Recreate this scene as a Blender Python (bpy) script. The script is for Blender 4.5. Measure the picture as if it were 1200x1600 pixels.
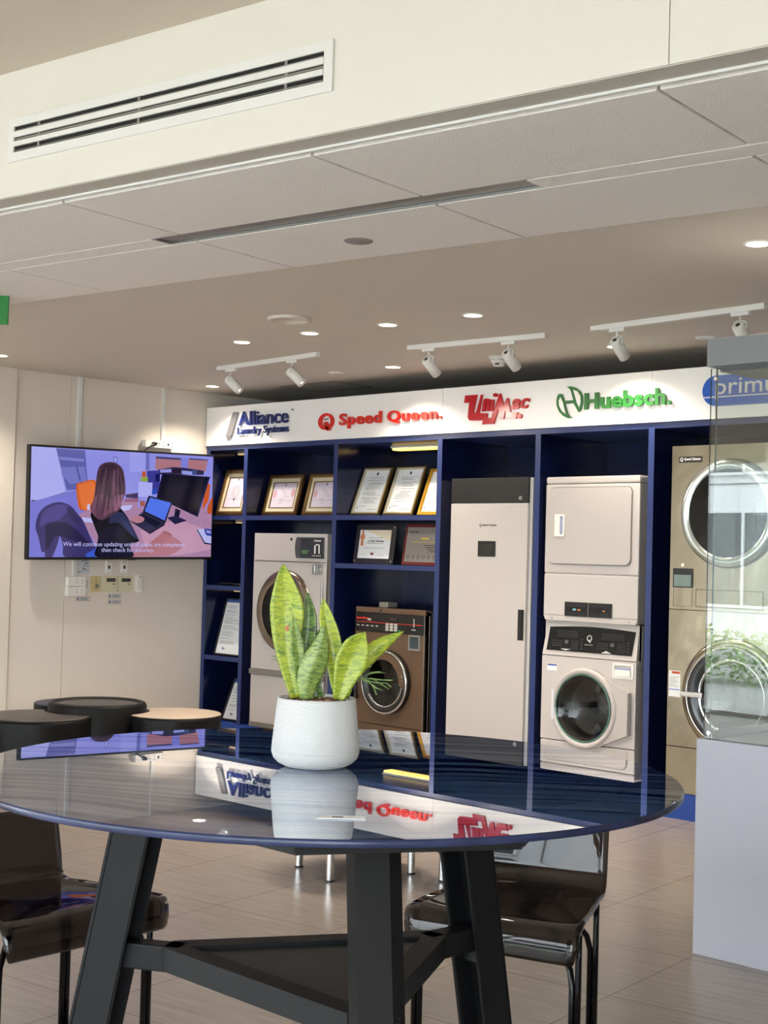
import bpy, bmesh, math, random
from mathutils import Vector, Matrix
from mathutils.geometry import tessellate_polygon
random.seed(7)
PI = math.pi
C = bpy.context.scene.collection
for o in list(bpy.data.objects): bpy.data.objects.remove(o)

# ------------------------------------------------------------------ camera, world, exposure
EYE = 1.5
th = math.radians(44.4); roll = math.atan(0.027); pitch = math.atan(68*math.cos(roll)/2250)
F0 = Vector((-math.sin(th), math.cos(th), 0)); R0 = Vector((math.cos(th), math.sin(th), 0)); U0 = Vector((0, 0, 1))
Fd = F0*math.cos(pitch)+U0*math.sin(pitch); U1 = U0*math.cos(pitch)-F0*math.sin(pitch)
Rd = R0*math.cos(roll)+U1*math.sin(roll); Ud = U1*math.cos(roll)-R0*math.sin(roll)
cam = bpy.data.cameras.new('camera'); camo = bpy.data.objects.new('camera', cam); C.objects.link(camo)
camo.matrix_world = Matrix(((Rd.x, Ud.x, -Fd.x, 0), (Rd.y, Ud.y, -Fd.y, 0), (Rd.z, Ud.z, -Fd.z, EYE), (0, 0, 0, 1)))
cam.sensor_fit = 'VERTICAL'; cam.sensor_height = 36; cam.lens = 2250/1600*36; cam.clip_start = .05; cam.clip_end = 200
sc = bpy.context.scene; sc.camera = camo
sc.view_settings.view_transform = 'Standard'; sc.view_settings.look = 'None'
sc.view_settings.gamma = 1; sc.view_settings.use_curve_mapping = False
sc.view_settings.exposure = 0.0
SKY = 19.8
world = bpy.data.worlds.new('world'); sc.world = world; world.use_nodes = True
wn = world.node_tree.nodes; wl = world.node_tree.links
bg = wn['Background']; bg.inputs[1].default_value = SKY
tc_ = wn.new('ShaderNodeTexCoord'); sx = wn.new('ShaderNodeSeparateXYZ'); rp = wn.new('ShaderNodeValToRGB')
wl.new(tc_.outputs['Generated'], sx.inputs[0]); wl.new(sx.outputs[2], rp.inputs[0]); wl.new(rp.outputs[0], bg.inputs[0])
rp.color_ramp.elements[0].color = (.95, .97, 1, 1); rp.color_ramp.elements[1].color = (.82, .90, 1, 1)

AS = math.radians(7.3)          # tiles, beam and facade run at this angle to the shelving
E1 = Vector((math.cos(AS), math.sin(AS), 0)); E2 = Vector((-math.sin(AS), math.cos(AS), 0))
def S(s, t, z=0): return E1*s+E2*t+Vector((0, 0, z))
MS = Matrix.Rotation(AS, 4, 'Z')
TF = -1.8                       # the glass facade behind the camera
def area_portal():
    l = bpy.data.lights.new('window_portal', 'AREA'); l.shape = 'RECTANGLE'; l.size = 11.6; l.size_y = 2.5
    l.cycles.is_portal = True
    o = bpy.data.objects.new('window_portal', l); C.objects.link(o)
    o.location = S(-3.6, TF+.06, 1.3); o.rotation_euler = (math.radians(90), 0, AS)   # shines along +t
area_portal()
WARM = (1, .88, .74)

# ------------------------------------------------------------------ materials
def lin(c):
    return tuple(((v/255)/12.92 if v/255 <= .04045 else ((v/255+.055)/1.055)**2.4) for v in c)+(1,)
_m = {}
def mat(name, col, rough=.5, metal=0., emit=None, es=1., coat=0., spec=None, ior=None, bump=None, noise=None):
    if name in _m: return _m[name]
    m = bpy.data.materials.new(name); m.use_nodes = True; nt = m.node_tree; p = nt.nodes['Principled BSDF']
    p.inputs['Base Color'].default_value = lin(col); p.inputs['Roughness'].default_value = rough; p.inputs['Metallic'].default_value = metal
    if coat: p.inputs['Coat Weight'].default_value = coat; p.inputs['Coat Roughness'].default_value = .05
    if spec is not None: p.inputs['Specular IOR Level'].default_value = spec
    if ior: p.inputs['IOR'].default_value = ior
    if emit: p.inputs['Emission Color'].default_value = lin(emit); p.inputs['Emission Strength'].default_value = es
    if bump or noise:
        tx = nt.nodes.new('ShaderNodeTexCoord'); mp = nt.nodes.new('ShaderNodeMapping'); nt.links.new(tx.outputs['Object'], mp.inputs[0])
    if bump:   # (scale, strength, stretch)
        mp.inputs['Scale'].default_value = bump[2] if len(bump) > 2 else (1, 1, 1)
        n = nt.nodes.new('ShaderNodeTexNoise'); n.inputs['Scale'].default_value = bump[0]; n.inputs['Detail'].default_value = 3
        b = nt.nodes.new('ShaderNodeBump'); b.inputs['Strength'].default_value = bump[1]; b.inputs['Distance'].default_value = .01
        nt.links.new(mp.outputs[0], n.inputs['Vector']); nt.links.new(n.outputs[0], b.inputs['Height']); nt.links.new(b.outputs[0], p.inputs['Normal'])
    if noise:  # (scale, other colour, stretch)
        mp2 = nt.nodes.new('ShaderNodeMapping'); nt.links.new(tx.outputs['Object'], mp2.inputs[0])
        mp2.inputs['Scale'].default_value = noise[2] if len(noise) > 2 else (1, 1, 1)
        n2 = nt.nodes.new('ShaderNodeTexNoise'); n2.inputs['Scale'].default_value = noise[0]; n2.inputs['Detail'].default_value = 4
        mx = nt.nodes.new('ShaderNodeMix'); mx.data_type = 'RGBA'; mx.inputs[6].default_value = lin(col); mx.inputs[7].default_value = lin(noise[1])
        nt.links.new(mp2.outputs[0], n2.inputs['Vector']); nt.links.new(n2.outputs[0], mx.inputs[0]); nt.links.new(mx.outputs[2], p.inputs['Base Color'])
    _m[name] = m; return m
def glass(name, tint, refl=1.5, k=1.0):
    m = bpy.data.materials.new(name); m.use_nodes = True; nt = m.node_tree; N = nt.nodes; L = nt.links
    N.remove(N['Principled BSDF']); out = N['Material Output']
    t = N.new('ShaderNodeBsdfTransparent'); t.inputs[0].default_value = (*tint, 1)
    g = N.new('ShaderNodeBsdfGlossy'); g.inputs['Roughness'].default_value = .0; g.inputs[0].default_value = (1, 1, 1, 1)
    f = N.new('ShaderNodeFresnel'); ge = N.new('ShaderNodeNewGeometry'); ma = N.new('ShaderNodeMath'); ma.operation = 'MULTIPLY_ADD'; ma.inputs[1].default_value = 1/refl-refl; ma.inputs[2].default_value = refl
    L.new(ge.outputs['Backfacing'], ma.inputs[0]); L.new(ma.outputs[0], f.inputs[0])
    mm = N.new('ShaderNodeMath'); mm.operation = 'MULTIPLY'; mm.inputs[1].default_value = k; mm.use_clamp = True
    mx = N.new('ShaderNodeMixShader'); L.new(f.outputs[0], mm.inputs[0]); L.new(mm.outputs[0], mx.inputs[0])
    L.new(t.outputs[0], mx.inputs[1]); L.new(g.outputs[0], mx.inputs[2]); L.new(mx.outputs[0], out.inputs[0])
    return m

# ------------------------------------------------------------------ mesh building
LOC = {}
class MB:
    def __init__(s, M=None): s.bm = bmesh.new(); s.mi = 0; s.M = M
    def _fin(s, vs, fs, smooth=False, M=None):
        for f in fs: f.material_index = s.mi; f.smooth = smooth
        if M is not None: bmesh.ops.transform(s.bm, matrix=M, verts=vs)
        if s.M is not None: bmesh.ops.transform(s.bm, matrix=s.M, verts=vs)
    def raw(s, vs, fs, smooth=False, M=None):
        v = [s.bm.verts.new(p) for p in vs]; f = []
        for q in fs:
            try: f.append(s.bm.faces.new([v[i] for i in q]))
            except ValueError: pass
        s._fin(v, f, smooth, M); return v, f
    def box(s, a, b, bev=0, M=None, seg=2):
        (x0, y0, z0), (x1, y1, z1) = a, b
        x0, x1 = min(x0, x1), max(x0, x1); y0, y1 = min(y0, y1), max(y0, y1); z0, z1 = min(z0, z1), max(z0, z1)
        t = bmesh.new()
        bmesh.ops.create_cube(t, size=1)
        for v in t.verts: v.co = Vector(((x0+x1)/2+v.co.x*(x1-x0), (y0+y1)/2+v.co.y*(y1-y0), (z0+z1)/2+v.co.z*(z1-z0)))
        if bev: bmesh.ops.bevel(t, geom=list(t.edges), offset=min(bev, .49*min(x1-x0, y1-y0, z1-z0)), segments=seg, profile=.6, affect='EDGES')
        s.join(t, smooth=False, M=M)
    def join(s, t, smooth=False, M=None):
        t.verts.index_update()
        s.raw([v.co.copy() for v in t.verts], [[v.index for v in f.verts] for f in t.faces], smooth, M); t.free()
    def prism(s, pts, a, b, axis='z', M=None, smooth=False, bev=0):
        # 2D polygon extruded from a to b along an axis; axis y: pts are (x,z); axis x: pts are (y,z)
        def P(p, h): return {'z': (p[0], p[1], h), 'y': (p[0], h, p[1]), 'x': (h, p[0], p[1])}[axis]
        n = len(pts); t = bmesh.new()
        v0 = [t.verts.new(P(p, a)) for p in pts]; v1 = [t.verts.new(P(p, b)) for p in pts]
        for i in range(n): t.faces.new((v0[i], v1[i], v1[(i+1) % n], v0[(i+1) % n]))
        if bev:
            f0 = t.faces.new(v0); f1 = t.faces.new(list(reversed(v1)))
            bmesh.ops.bevel(t, geom=list(set(f0.edges) | set(f1.edges)), offset=bev, segments=2, affect='EDGES')
        else:
            for q in tessellate_polygon([[Vector((p[0], p[1], 0)) for p in pts]]):
                for vv in (v0, v1):
                    try: t.faces.new([vv[i] for i in q])
                    except ValueError: pass
        bmesh.ops.recalc_face_normals(t, faces=t.faces)
        s.join(t, smooth, M)
    def cyl(s, p0, p1, r0, r1=None, n=24, caps=True, smooth=True):
        r1 = r0 if r1 is None else r1; p0 = Vector(p0); p1 = Vector(p1); d = (p1-p0).normalized()
        a = d.orthogonal().normalized(); b = d.cross(a); vs = []; fs = []
        for (p, r) in ((p0, r0), (p1, r1)):
            for i in range(n): vs.append(p+a*math.cos(2*PI*i/n)*r+b*math.sin(2*PI*i/n)*r)
        for i in range(n): fs.append((i, (i+1) % n, n+(i+1) % n, n+i))
        s.raw(vs, fs, smooth)
        if caps:
            s.raw(vs[:n], [list(range(n))[::-1]]); s.raw(vs[n:], [list(range(n))])
    def lathe(s, prof, c, axis=(0, 0, 1), n=48, M=None, closed=False, sx=1, a0=0, a1=2*PI):
        # prof: list of (r,h) around an axis through c
        ax = Vector(axis).normalized(); a = ax.orthogonal().normalized(); b = ax.cross(a); c = Vector(c); vs = []; fs = []; m = len(prof)
        full = abs(a1-a0-2*PI) < 1e-6; N = n if full else n+1
        for i in range(N):
            t = a0+(a1-a0)*i/n
            for r, h in prof: vs.append(c+ax*h+(a*math.cos(t)+b*math.sin(t))*r)
        for i in range(n):
            j = (i+1) % N
            for k in range(m if closed else m-1):
                l = (k+1) % m; fs.append((i*m+k, j*m+k, j*m+l, i*m+l))
        v, f = s.raw(vs, fs, True, M); bmesh.ops.remove_doubles(s.bm, verts=v, dist=1e-6)
    def tube(s, pts, r, n=10, rf=None, caps=True):
        pts = [Vector(p) for p in pts]; vs = []; fs = []; a = None
        for i, p in enumerate(pts):
            d = (pts[min(i+1, len(pts)-1)]-pts[max(i-1, 0)]).normalized()
            if a is None: a = d.orthogonal().normalized()
            a = (a-d*a.dot(d)).normalized(); b = d.cross(a); rr = r if rf is None else rf(i/(len(pts)-1))*r
            for k in range(n): vs.append(p+(a*math.cos(2*PI*k/n)+b*math.sin(2*PI*k/n))*rr)
        for i in range(len(pts)-1):
            for k in range(n): fs.append((i*n+k, i*n+(k+1) % n, (i+1)*n+(k+1) % n, (i+1)*n+k))
        if caps: fs.append(tuple(range(n))[::-1]); fs.append(tuple((len(pts)-1)*n+k for k in range(n)))
        s.raw(vs, fs, True)
    def text(s, body, x0, z0, w, h, y=0, ext=.002, bold=0., shear=0., sp=1., M=None, fit='box'):
        # lettering in the x,z plane facing -y, its bounding box fitted to w x h at x0,z0; back of the letters at y
        cu = bpy.data.curves.new('t', 'FONT'); cu.body = body; cu.size = 1; cu.extrude = .05; cu.offset = bold; cu.shear = shear
        cu.space_character = sp; cu.resolution_u = 3
        o = bpy.data.objects.new('t', cu); C.objects.link(o)
        dg = bpy.context.evaluated_depsgraph_get(); dg.update()
        me = o.evaluated_get(dg).to_mesh(); co = [v.co.copy() for v in me.vertices]; fc = [list(p.vertices) for p in me.polygons]
        o.to_mesh_clear; bpy.data.objects.remove(o)
        if not co: return
        X0 = min(c.x for c in co); X1 = max(c.x for c in co); Y0 = min(c.y for c in co); Y1 = max(c.y for c in co)
        kx = w/(X1-X0) if w else h/(Y1-Y0); ky = h/(Y1-Y0) if h else kx
        s.raw([(x0+(c.x-X0)*kx, y-(ext/2)*(1+c.z/.05), z0+(c.y-Y0)*ky) for c in co], fc, False, M)
    def build(s, name, mats, parent=None, sm=None, kind=None, label=None):
        bm = s.bm
        if sm is not None:
            for f in bm.faces: f.smooth = sm
        xs = [v.co for v in bm.verts]
        if parent is not None: org = LOC[parent.name].copy()
        else:
            lo = Vector([min(v[i] for v in xs) for i in range(3)]); hi = Vector([max(v[i] for v in xs) for i in range(3)])
            org = Vector(((lo.x+hi.x)/2, (lo.y+hi.y)/2, lo.z))
        bmesh.ops.recalc_face_normals(bm, faces=bm.faces)
        bmesh.ops.translate(bm, verts=bm.verts, vec=-org)
        me = bpy.data.meshes.new(name); bm.to_mesh(me); bm.free()
        for m in (mats if isinstance(mats, (list, tuple)) else [mats]): me.materials.append(m)
        o = bpy.data.objects.new(name, me); C.objects.link(o)
        if parent is not None: o.parent = parent; LOC[o.name] = org
        else: o.location = org; LOC[o.name] = org
        if kind: o['kind'] = kind
        if label: o['label'] = label
        return o
def tag(o, label, cat, group=None, kind=None):
    o['label'] = label; o['category'] = cat
    if group: o['group'] = group
    if kind: o['kind'] = kind
    return o
def thing(name, loc, label, cat, group=None):
    o = bpy.data.objects.new(name, None); C.objects.link(o); o.location = loc; o.empty_display_size = .1
    LOC[o.name] = Vector(loc); return tag(o, label, cat, group)
def struct(o): o['kind'] = 'structure'; return o
def dup(root, delta, label=None, group=None):
    def cp(o, par):
        n = o.copy(); C.objects.link(n); n.parent = par
        LOC[n.name] = LOC.get(o.name, Vector((0, 0, 0)))+Vector(delta)
        for ch in [c for c in bpy.data.objects if c.parent == o]: cp(ch, n)
        return n
    n = cp(root, None); n.location = root.location+Vector(delta)
    if label: n['label'] = label
    if group: n['group'] = group
    return n
def circ(cx, cz, rx, rz=None, n=24, a0=0, a1=2*PI):
    rz = rx if rz is None else rz
    full = abs(a1-a0-2*PI) < 1e-6
    return [(cx+rx*math.cos(a0+(a1-a0)*i/(n if full else n-1)), cz+rz*math.sin(a0+(a1-a0)*i/(n if full else n-1))) for i in range(n)]
def rrect(x0, z0, x1, z1, r, n=5):
    p = []
    for cx, cz, a in ((x1-r, z1-r, 0), (x0+r, z1-r, PI/2), (x0+r, z0+r, PI), (x1-r, z0+r, 1.5*PI)):
        p += [(cx+r*math.cos(a+PI/2*i/n), cz+r*math.sin(a+PI/2*i/n)) for i in range(n+1)]
    return p
def frame_poly(mb, outer, inner, y0, y1):
    # ring between two polygons with the same number of points, in x,z extruded y0..y1
    n = len(outer); vs = [(p[0], y0, p[1]) for p in outer]+[(p[0], y0, p[1]) for p in inner]+[(p[0], y1, p[1]) for p in outer]+[(p[0], y1, p[1]) for p in inner]
    fs = []
    for i in range(n):
        j = (i+1) % n
        fs += [(i, j, n+j, n+i), (2*n+i, 3*n+i, 3*n+j, 2*n+j), (i, 2*n+i, 2*n+j, j), (n+i, n+j, 3*n+j, 3*n+i)]
    mb.raw(vs, fs)

# ------------------------------------------------------------------ the common materials
M_wall = mat('wall_paint', (226, 217, 206), .55)
M_beam = mat('beam_paint', (226, 221, 211), .5)
M_ceil = mat('ceiling_paint', (212, 203, 191), .6)
M_upper = mat('upper_ceiling_paint', (205, 194, 178), .6)
M_panel = mat('ceiling_panel', (236, 231, 226), .8, bump=(160, .35))
M_grey_strip = mat('grey_strip', (190, 184, 174), .6)
M_slot = mat('slot_metal', (128, 122, 118), .4)
M_white = mat('white_plastic', (228, 226, 222), .35)
M_whitegoods = mat('white_enamel', (190, 184, 180), .28, coat=.3)
M_door_white = mat('door_white', (184, 178, 174), .3)
M_black = mat('black_plastic', (22, 22, 23), .35)
M_blackgl = mat('black_gloss', (12, 12, 14), .08)
M_dark = mat('dark_void', (9, 9, 10), .7)
M_navy = mat('navy_lacquer', (14, 22, 58), .16, coat=.2)
M_navylit = mat('navy_lit_edge', (38, 54, 104), .3)  # lit copy of the navy: light on the fronts put into the colour
M_plinth = mat('plinth_blue_lit', (22, 66, 150), .3)  # brighter blue, with the daylight on the plinth painted in
M_steel = mat('brushed_steel', (160, 152, 134), .2, 1., bump=(2.6, 1.0, (1, 1, .8)))
M_chrome = mat('chrome', (215, 215, 215), .08, 1.)
M_alu = mat('aluminium', (180, 180, 180), .35, 1.)
M_bronze = mat('bronze_paint', (104, 82, 64), .32, .35)
M_greygl = mat('grey_glass_panel', (70, 72, 74), .25)
M_kick = mat('grey_kick', (120, 116, 110), .5)
M_drum = mat('drum_steel', (150, 150, 150), .3, 1., bump=(90, .5))
M_doorglass = glass('door_glass', (.42, .43, .43), 1.5, .8)
M_clear = glass('clear_glass', (.95, .975, .96), 1.5, 1.25)
M_window = glass('window_glass', (.93, .96, .95), 1.5, .8)
M_lamp = mat('lamp_face', (255, 255, 255), .5, emit=(255, 236, 205), es=14)
M_glow = mat('glow_strip_face', (255, 240, 190), .5, emit=(230, 170, 84), es=1.4)  # brownish gold glow for the added strips
M_print = mat('print_dark', (74, 72, 78), .6)
M_print2 = mat('print_black', (28, 28, 30), .6)
M_paper = mat('paper', (226, 228, 230), .6)

# ------------------------------------------------------------------ floor, walls, ceilings, beam
XL = -9.2; CZ = 2.78
def floor_mat():
    m = bpy.data.materials.new('floor_tile'); m.use_nodes = True; nt = m.node_tree; N = nt.nodes; L = nt.links; p = N['Principled BSDF']
    tx = N.new('ShaderNodeNewGeometry'); mp = N.new('ShaderNodeMapping'); mp.vector_type = 'POINT'; mp.inputs['Rotation'].default_value = (0, 0, -AS)
    L.new(tx.outputs['Position'], mp.inputs[0])
    sh = N.new('ShaderNodeMapping'); sh.inputs['Location'].default_value = (2.375+.622*20, -4.51+.617*20, 0); L.new(mp.outputs[0], sh.inputs[0])
    br = N.new('ShaderNodeTexBrick'); br.offset = 0; br.squash = 1; br.inputs['Scale'].default_value = 1
    br.inputs['Brick Width'].default_value = .622; br.inputs['Row Height'].default_value = .617; br.inputs['Mortar Size'].default_value = .0022; br.inputs['Mortar Smooth'].default_value = .3
    br.inputs['Color1'].default_value = (1, 1, 1, 1); br.inputs['Color2'].default_value = (.93, .93, .93, 1); br.inputs['Mortar'].default_value = (.42, .38, .35, 1); br.inputs['Bias'].default_value = 0
    L.new(sh.outputs[0], br.inputs['Vector'])
    st = N.new('ShaderNodeMapping'); st.inputs['Scale'].default_value = (3.2, 42, 1); L.new(mp.outputs[0], st.inputs[0])
    n = N.new('ShaderNodeTexNoise'); n.inputs['Scale'].default_value = 1; n.inputs['Detail'].default_value = 6; n.inputs['Roughness'].default_value = .65; n.inputs['Distortion'].default_value = .6; L.new(st.outputs[0], n.inputs['Vector'])
    cr = N.new('ShaderNodeValToRGB'); cr.color_ramp.elements[0].position = .25; cr.color_ramp.elements[0].color = lin((145, 133, 124)); cr.color_ramp.elements[1].position = .75; cr.color_ramp.elements[1].color = lin((168, 156, 147))
    L.new(n.outputs[0], cr.inputs[0])
    mx = N.new('ShaderNodeMix'); mx.data_type = 'RGBA'; mx.blend_type = 'MULTIPLY'; mx.inputs[0].default_value = 1
    L.new(cr.outputs[0], mx.inputs[6]); L.new(br.outputs[0], mx.inputs[7]); L.new(mx.outputs[2], p.inputs['Base Color'])
    p.inputs['Roughness'].default_value = .27
    return m
mb = MB(MS); mb.box((-11, TF, -.1), (2.6, 9.6, 0)); struct(mb.build('floor', floor_mat()))
# left wall: cladding panels with thin open joints in front of a backing
mb = MB(); mb.mi = 1; mb.box((XL-.15, -2.6, 0), (XL-.02, 8.2, CZ+.6)); mb.mi = 0
ys = [-2.6, 1.1, 2.32, 3.55, 4.78, 6.015, 8.2]
for i in range(len(ys)-1): mb.box((XL-.02, ys[i]+.002, 0), (XL, ys[i+1]-.002, CZ+.6))
struct(mb.build('wall_left', [M_wall, mat('joint', (120, 112, 104), .7)]))
mb = MB(); mb.box((XL, 1.1, 0), (XL+.03, 5.54, CZ)); struct(mb.build('trim_1', M_wall))
mb = MB(); mb.box((-11, 8.1, 0), (3, 8.2, CZ+.1)); struct(mb.build('wall_back', mat('back_wall', (150, 148, 144), .7)))
mb = MB(MS); mb.box((2.5, TF, 0), (2.6, 9.6, 3.4)); struct(mb.build('wall_right', M_wall))
# main ceiling, level with the panels
mb = MB(MS); mb.box((-11, 4.815, CZ), (2.6, 9.6, CZ+.1)); struct(mb.build('ceiling', M_ceil))
mb = MB(MS); mb.box((-11, TF, 3.245), (2.6, 3.343, 3.35)); struct(mb.build('ceiling_upper', M_upper))
mb = MB(MS)   # beam face with two flush joints, the grey soffit strip under it
for a, b in ((-11, -1.652), (-1.649, 2.6)): mb.box((a, 3.343, CZ), (b, 3.46, 3.35))
struct(mb.build('wall_beam', M_beam))
mb = MB(MS); mb.box((-11, 3.346, CZ-.004), (2.6, 3.435, CZ-.0005)); mb.mi = 1; mb.box((-11, 3.435, CZ-.012), (2.6, 3.447, CZ-.0005)); mb.mi = 2
mb.box((-11, 3.46, CZ+.02), (2.6, 4.815, CZ+.1)); struct(mb.build('trim_2', [M_grey_strip, M_white, M_grey_strip]))
# acoustic ceiling panels, hanging a little under the grid
def cpanel(s0, s1, t0, t1, z0=CZ-.014):
    mb = MB(MS); mb.box((s0+.005, t0, z0), (s1-.005, t1, CZ+.02), .004)
    return mb.build('ceiling_panel', M_panel)
j1 = [-7.745, -6.55, -5.35, -4.15, -2.955, -1.745, -.55, .65]
names1 = ['far left', 'left edge', 'left of the long slot', 'over the left end of the slot', 'above the right end of the slot', 'right of the slot', 'right edge of the picture']
for i in range(len(j1)-1):
    a, b = S(j1[i], 3.5), S(j1[i+1], 3.5)
    if i < 2 or i > 5: continue
    lab = {2: 'square white ceiling panel at left edge in row next to the beam', 3: 'white ceiling panel next to beam, above left half of the grey slot', 4: 'large white ceiling panel next to beam, above right end of the grey slot', 5: 'white ceiling panel next to beam in upper right corner'}[i]
    tag(cpanel(j1[i], j1[i+1], 3.475, 4.075), lab, 'ceiling panel', 'acoustic ceiling panels')
j2 = [-6.58, -5.38, -4.18, -2.98, -1.78, -.58]
for i in range(5):
    lab = ['white ceiling panel in the far row, beside the green exit sign', 'white ceiling panel in the far row, left of the end of the grey slot', 'white ceiling panel in the far row holding the round grey disc', 'white ceiling panel in the far row, below right end of grey slot', 'white ceiling panel in the far row at the right edge above downlight'][i]
    tag(cpanel(j2[i], j2[i+1], 4.205, 4.81), lab, 'ceiling panel', 'acoustic ceiling panels')
for s0, s1, lab in ((-6.6, -4.32, 'narrow white ceiling strip left of the grey slot'), (-2.53, .6, 'narrow white ceiling strip right of the grey slot')):
    mb = MB(MS); mb.box((s0, 4.085, CZ-.014), (s1, 4.195, CZ+.02), .003); tag(mb.build('ceiling_strip', M_panel), lab, 'ceiling strip')
t = thing('slot_diffuser', S(-3.4, 4.14, CZ-.02), 'long narrow grey metal slot recessed between the ceiling panels', 'air vent')
mb = MB(MS); mb.box((-4.31, 4.09, CZ+.012), (-2.535, 4.19, CZ+.018)); mb.build('backing', M_slot, t)
mb = MB(MS)
for a, b, c, d in ((-4.315, 4.082, -2.53, 4.09), (-4.315, 4.19, -2.53, 4.197), (-4.319, 4.082, -4.309, 4.197), (-2.536, 4.082, -2.526, 4.197)): mb.box((a, b, CZ-.012), (c, d, CZ+.018))
mb.build('frame', M_alu, t)
mb = MB(MS); mb.box((-4.305, 4.092, CZ-.004), (-2.54, 4.182, CZ+.004)); mb.build('blade', M_slot, t)
# air grille in the beam face
t = thing('air_grille', S(-3.53, 3.33, 2.9), 'long white linear air grille with dark slots set in the cream beam', 'air vent')
g0, g1, gz0, gz1 = -4.30, -2.765, 2.905, 3.064
mb = MB(MS); Y = 3.343
frame_poly(mb, [(g1, gz1), (g0, gz1), (g0, gz0), (g1, gz0)], [(g1-.034, gz1-.030), (g0+.030, gz1-.030), (g0+.030, gz0+.034), (g1-.034, gz0+.034)], Y-.008, Y-.001)
mb.build('frame', M_white, t)
mb = MB(MS); mb.box((g0+.02, Y-.0012, gz0+.03), (g1-.02, Y-.0006, gz1-.025)); mb.build('dark_opening', M_dark, t)
for za, zb in ((.055, .073), (.088, .109)):
    mb = MB(MS); mb.box((g0+.030, Y-.012, gz0+za), (g1-.034, Y-.003, gz0+zb), .001); mb.build('slat', M_white, t)
for za in (.0775, .112, .0375):
    mb = MB(MS); mb.box((g0+.04, Y-.006, gz0+za), (g1-.036, Y-.003, gz0+za+(.006 if za < .1 and za > .05 else .003))); mb.build('blade', M_alu, t)
for s_ in (-4.14, -3.62, -2.96):
    mb = MB(MS); mb.box((s_, Y-.005, gz0+.036), (s_+.012, Y-.0025, gz1-.032)); mb.build('bracket', M_alu, t)

# facade: header, mullions and panes
mb = MB(MS); mb.box((-11, TF-.15, 2.56), (2.6, TF, 3.35)); struct(mb.build('wall_front', M_wall))
fs_ = [-9.6, -7.2, -4.8, -2.4, 0, 2.5]
M_mull = mat('window_frame', (205, 205, 205), .4)
for i in range(5):
    a, b = fs_[i], fs_[i+1]; mb = MB(MS)
    for q in ((a, 0, a+.05, 2.56), (b-.05, 0, b, 2.56), (a, 0, b, .06), (a, 2.5, b, 2.56)): mb.box((q[0], TF-.08, q[1]), (q[2], TF-.02, q[3]))
    mb.box(((a+b)/2-.02, TF-.07, .06), ((a+b)/2+.02, TF-.03, 2.5))
    w = struct(mb.build('window_%d' % (i+1), M_mull))
    mb = MB(MS); mb.raw([(a+.05, TF-.05, .06), (b-.05, TF-.05, .06), (b-.05, TF-.05, 2.5), (a+.05, TF-.05, 2.5)], [(0, 1, 2, 3)])
    mb.build('pane', M_window, w)
# outside, seen mirrored in the display case
mb = MB(MS); mb.box((-40, -40, -.35), (30, TF-.15, -.1)); struct(mb.build('ground', mat('paving', (150, 148, 142), .8, noise=(.8, (120, 118, 112)))))
t = thing('building', S(-12, -15, -.1), 'white panelled building with dark windows across the street', 'building')
M_fac = mat('facade_white', (222, 224, 226), .6); M_facg = mat('facade_joint', (120, 122, 124), .7); M_wing = mat('window_dark', (60, 68, 74), .15)
mb = MB(MS); mb.box((-34, -16, -.1), (10, -15, 9)); mb.mi = 1
for z in (1.6, 3.2, 4.8, 6.4): mb.box((-34, -14.995, z), (10, -14.98, z+.03))
for s_ in range(-34, 10, 3): mb.box((s_, -14.995, 0), (s_+.03, -14.98, 9))
mb.build('wall', [M_fac, M_facg], t)
for s_ in (-24.5, -19.0, -8.0, -2.5):
    for z0, z1 in ((.6, 2.6), (3.4, 5.2)):
        mb = MB(MS); mb.box((s_, -15, z0), (s_+3.6, -14.97, z1)); mb.mi = 1
        for k in range(4): mb.box((s_+k*1.18, -14.97, z0), (s_+k*1.18+.06, -14.93, z1))
        mb.box((s_, -14.97, z0), (s_+3.6, -14.93, z0+.06)); mb.build('window', [M_wing, M_fac], t)
hv = []; hf = []
for k in range(15000):
    s_ = random.uniform(-20, 2); tt = -6.2+random.gauss(0, .22); z = random.uniform(-.1, .62+.05*math.sin(s_*3)); q = random.uniform(.025, .05); a = random.uniform(0, PI); b = random.uniform(-1, 1)
    u = Vector((math.cos(a), math.sin(a)*math.cos(b), math.sin(b)))*q; v = Vector((-math.sin(a), math.cos(a), random.uniform(-.6, .6)))*q*.6; p = S(s_, tt, z)
    hv += [p-u, p-v, p+u, p+v]; hf.append((4*k, 4*k+1, 4*k+2, 4*k+3))
hme = bpy.data.meshes.new('hedge'); hme.from_pydata(hv, [], hf); hme.materials.append(mat('hedge_leaf', (120, 158, 48), .6, noise=(3, (70, 110, 30))))
ho = bpy.data.objects.new('hedge', hme); C.objects.link(ho)
tag(ho, 'clipped green hedge outside the glass front', 'hedge', kind='stuff')

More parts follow.
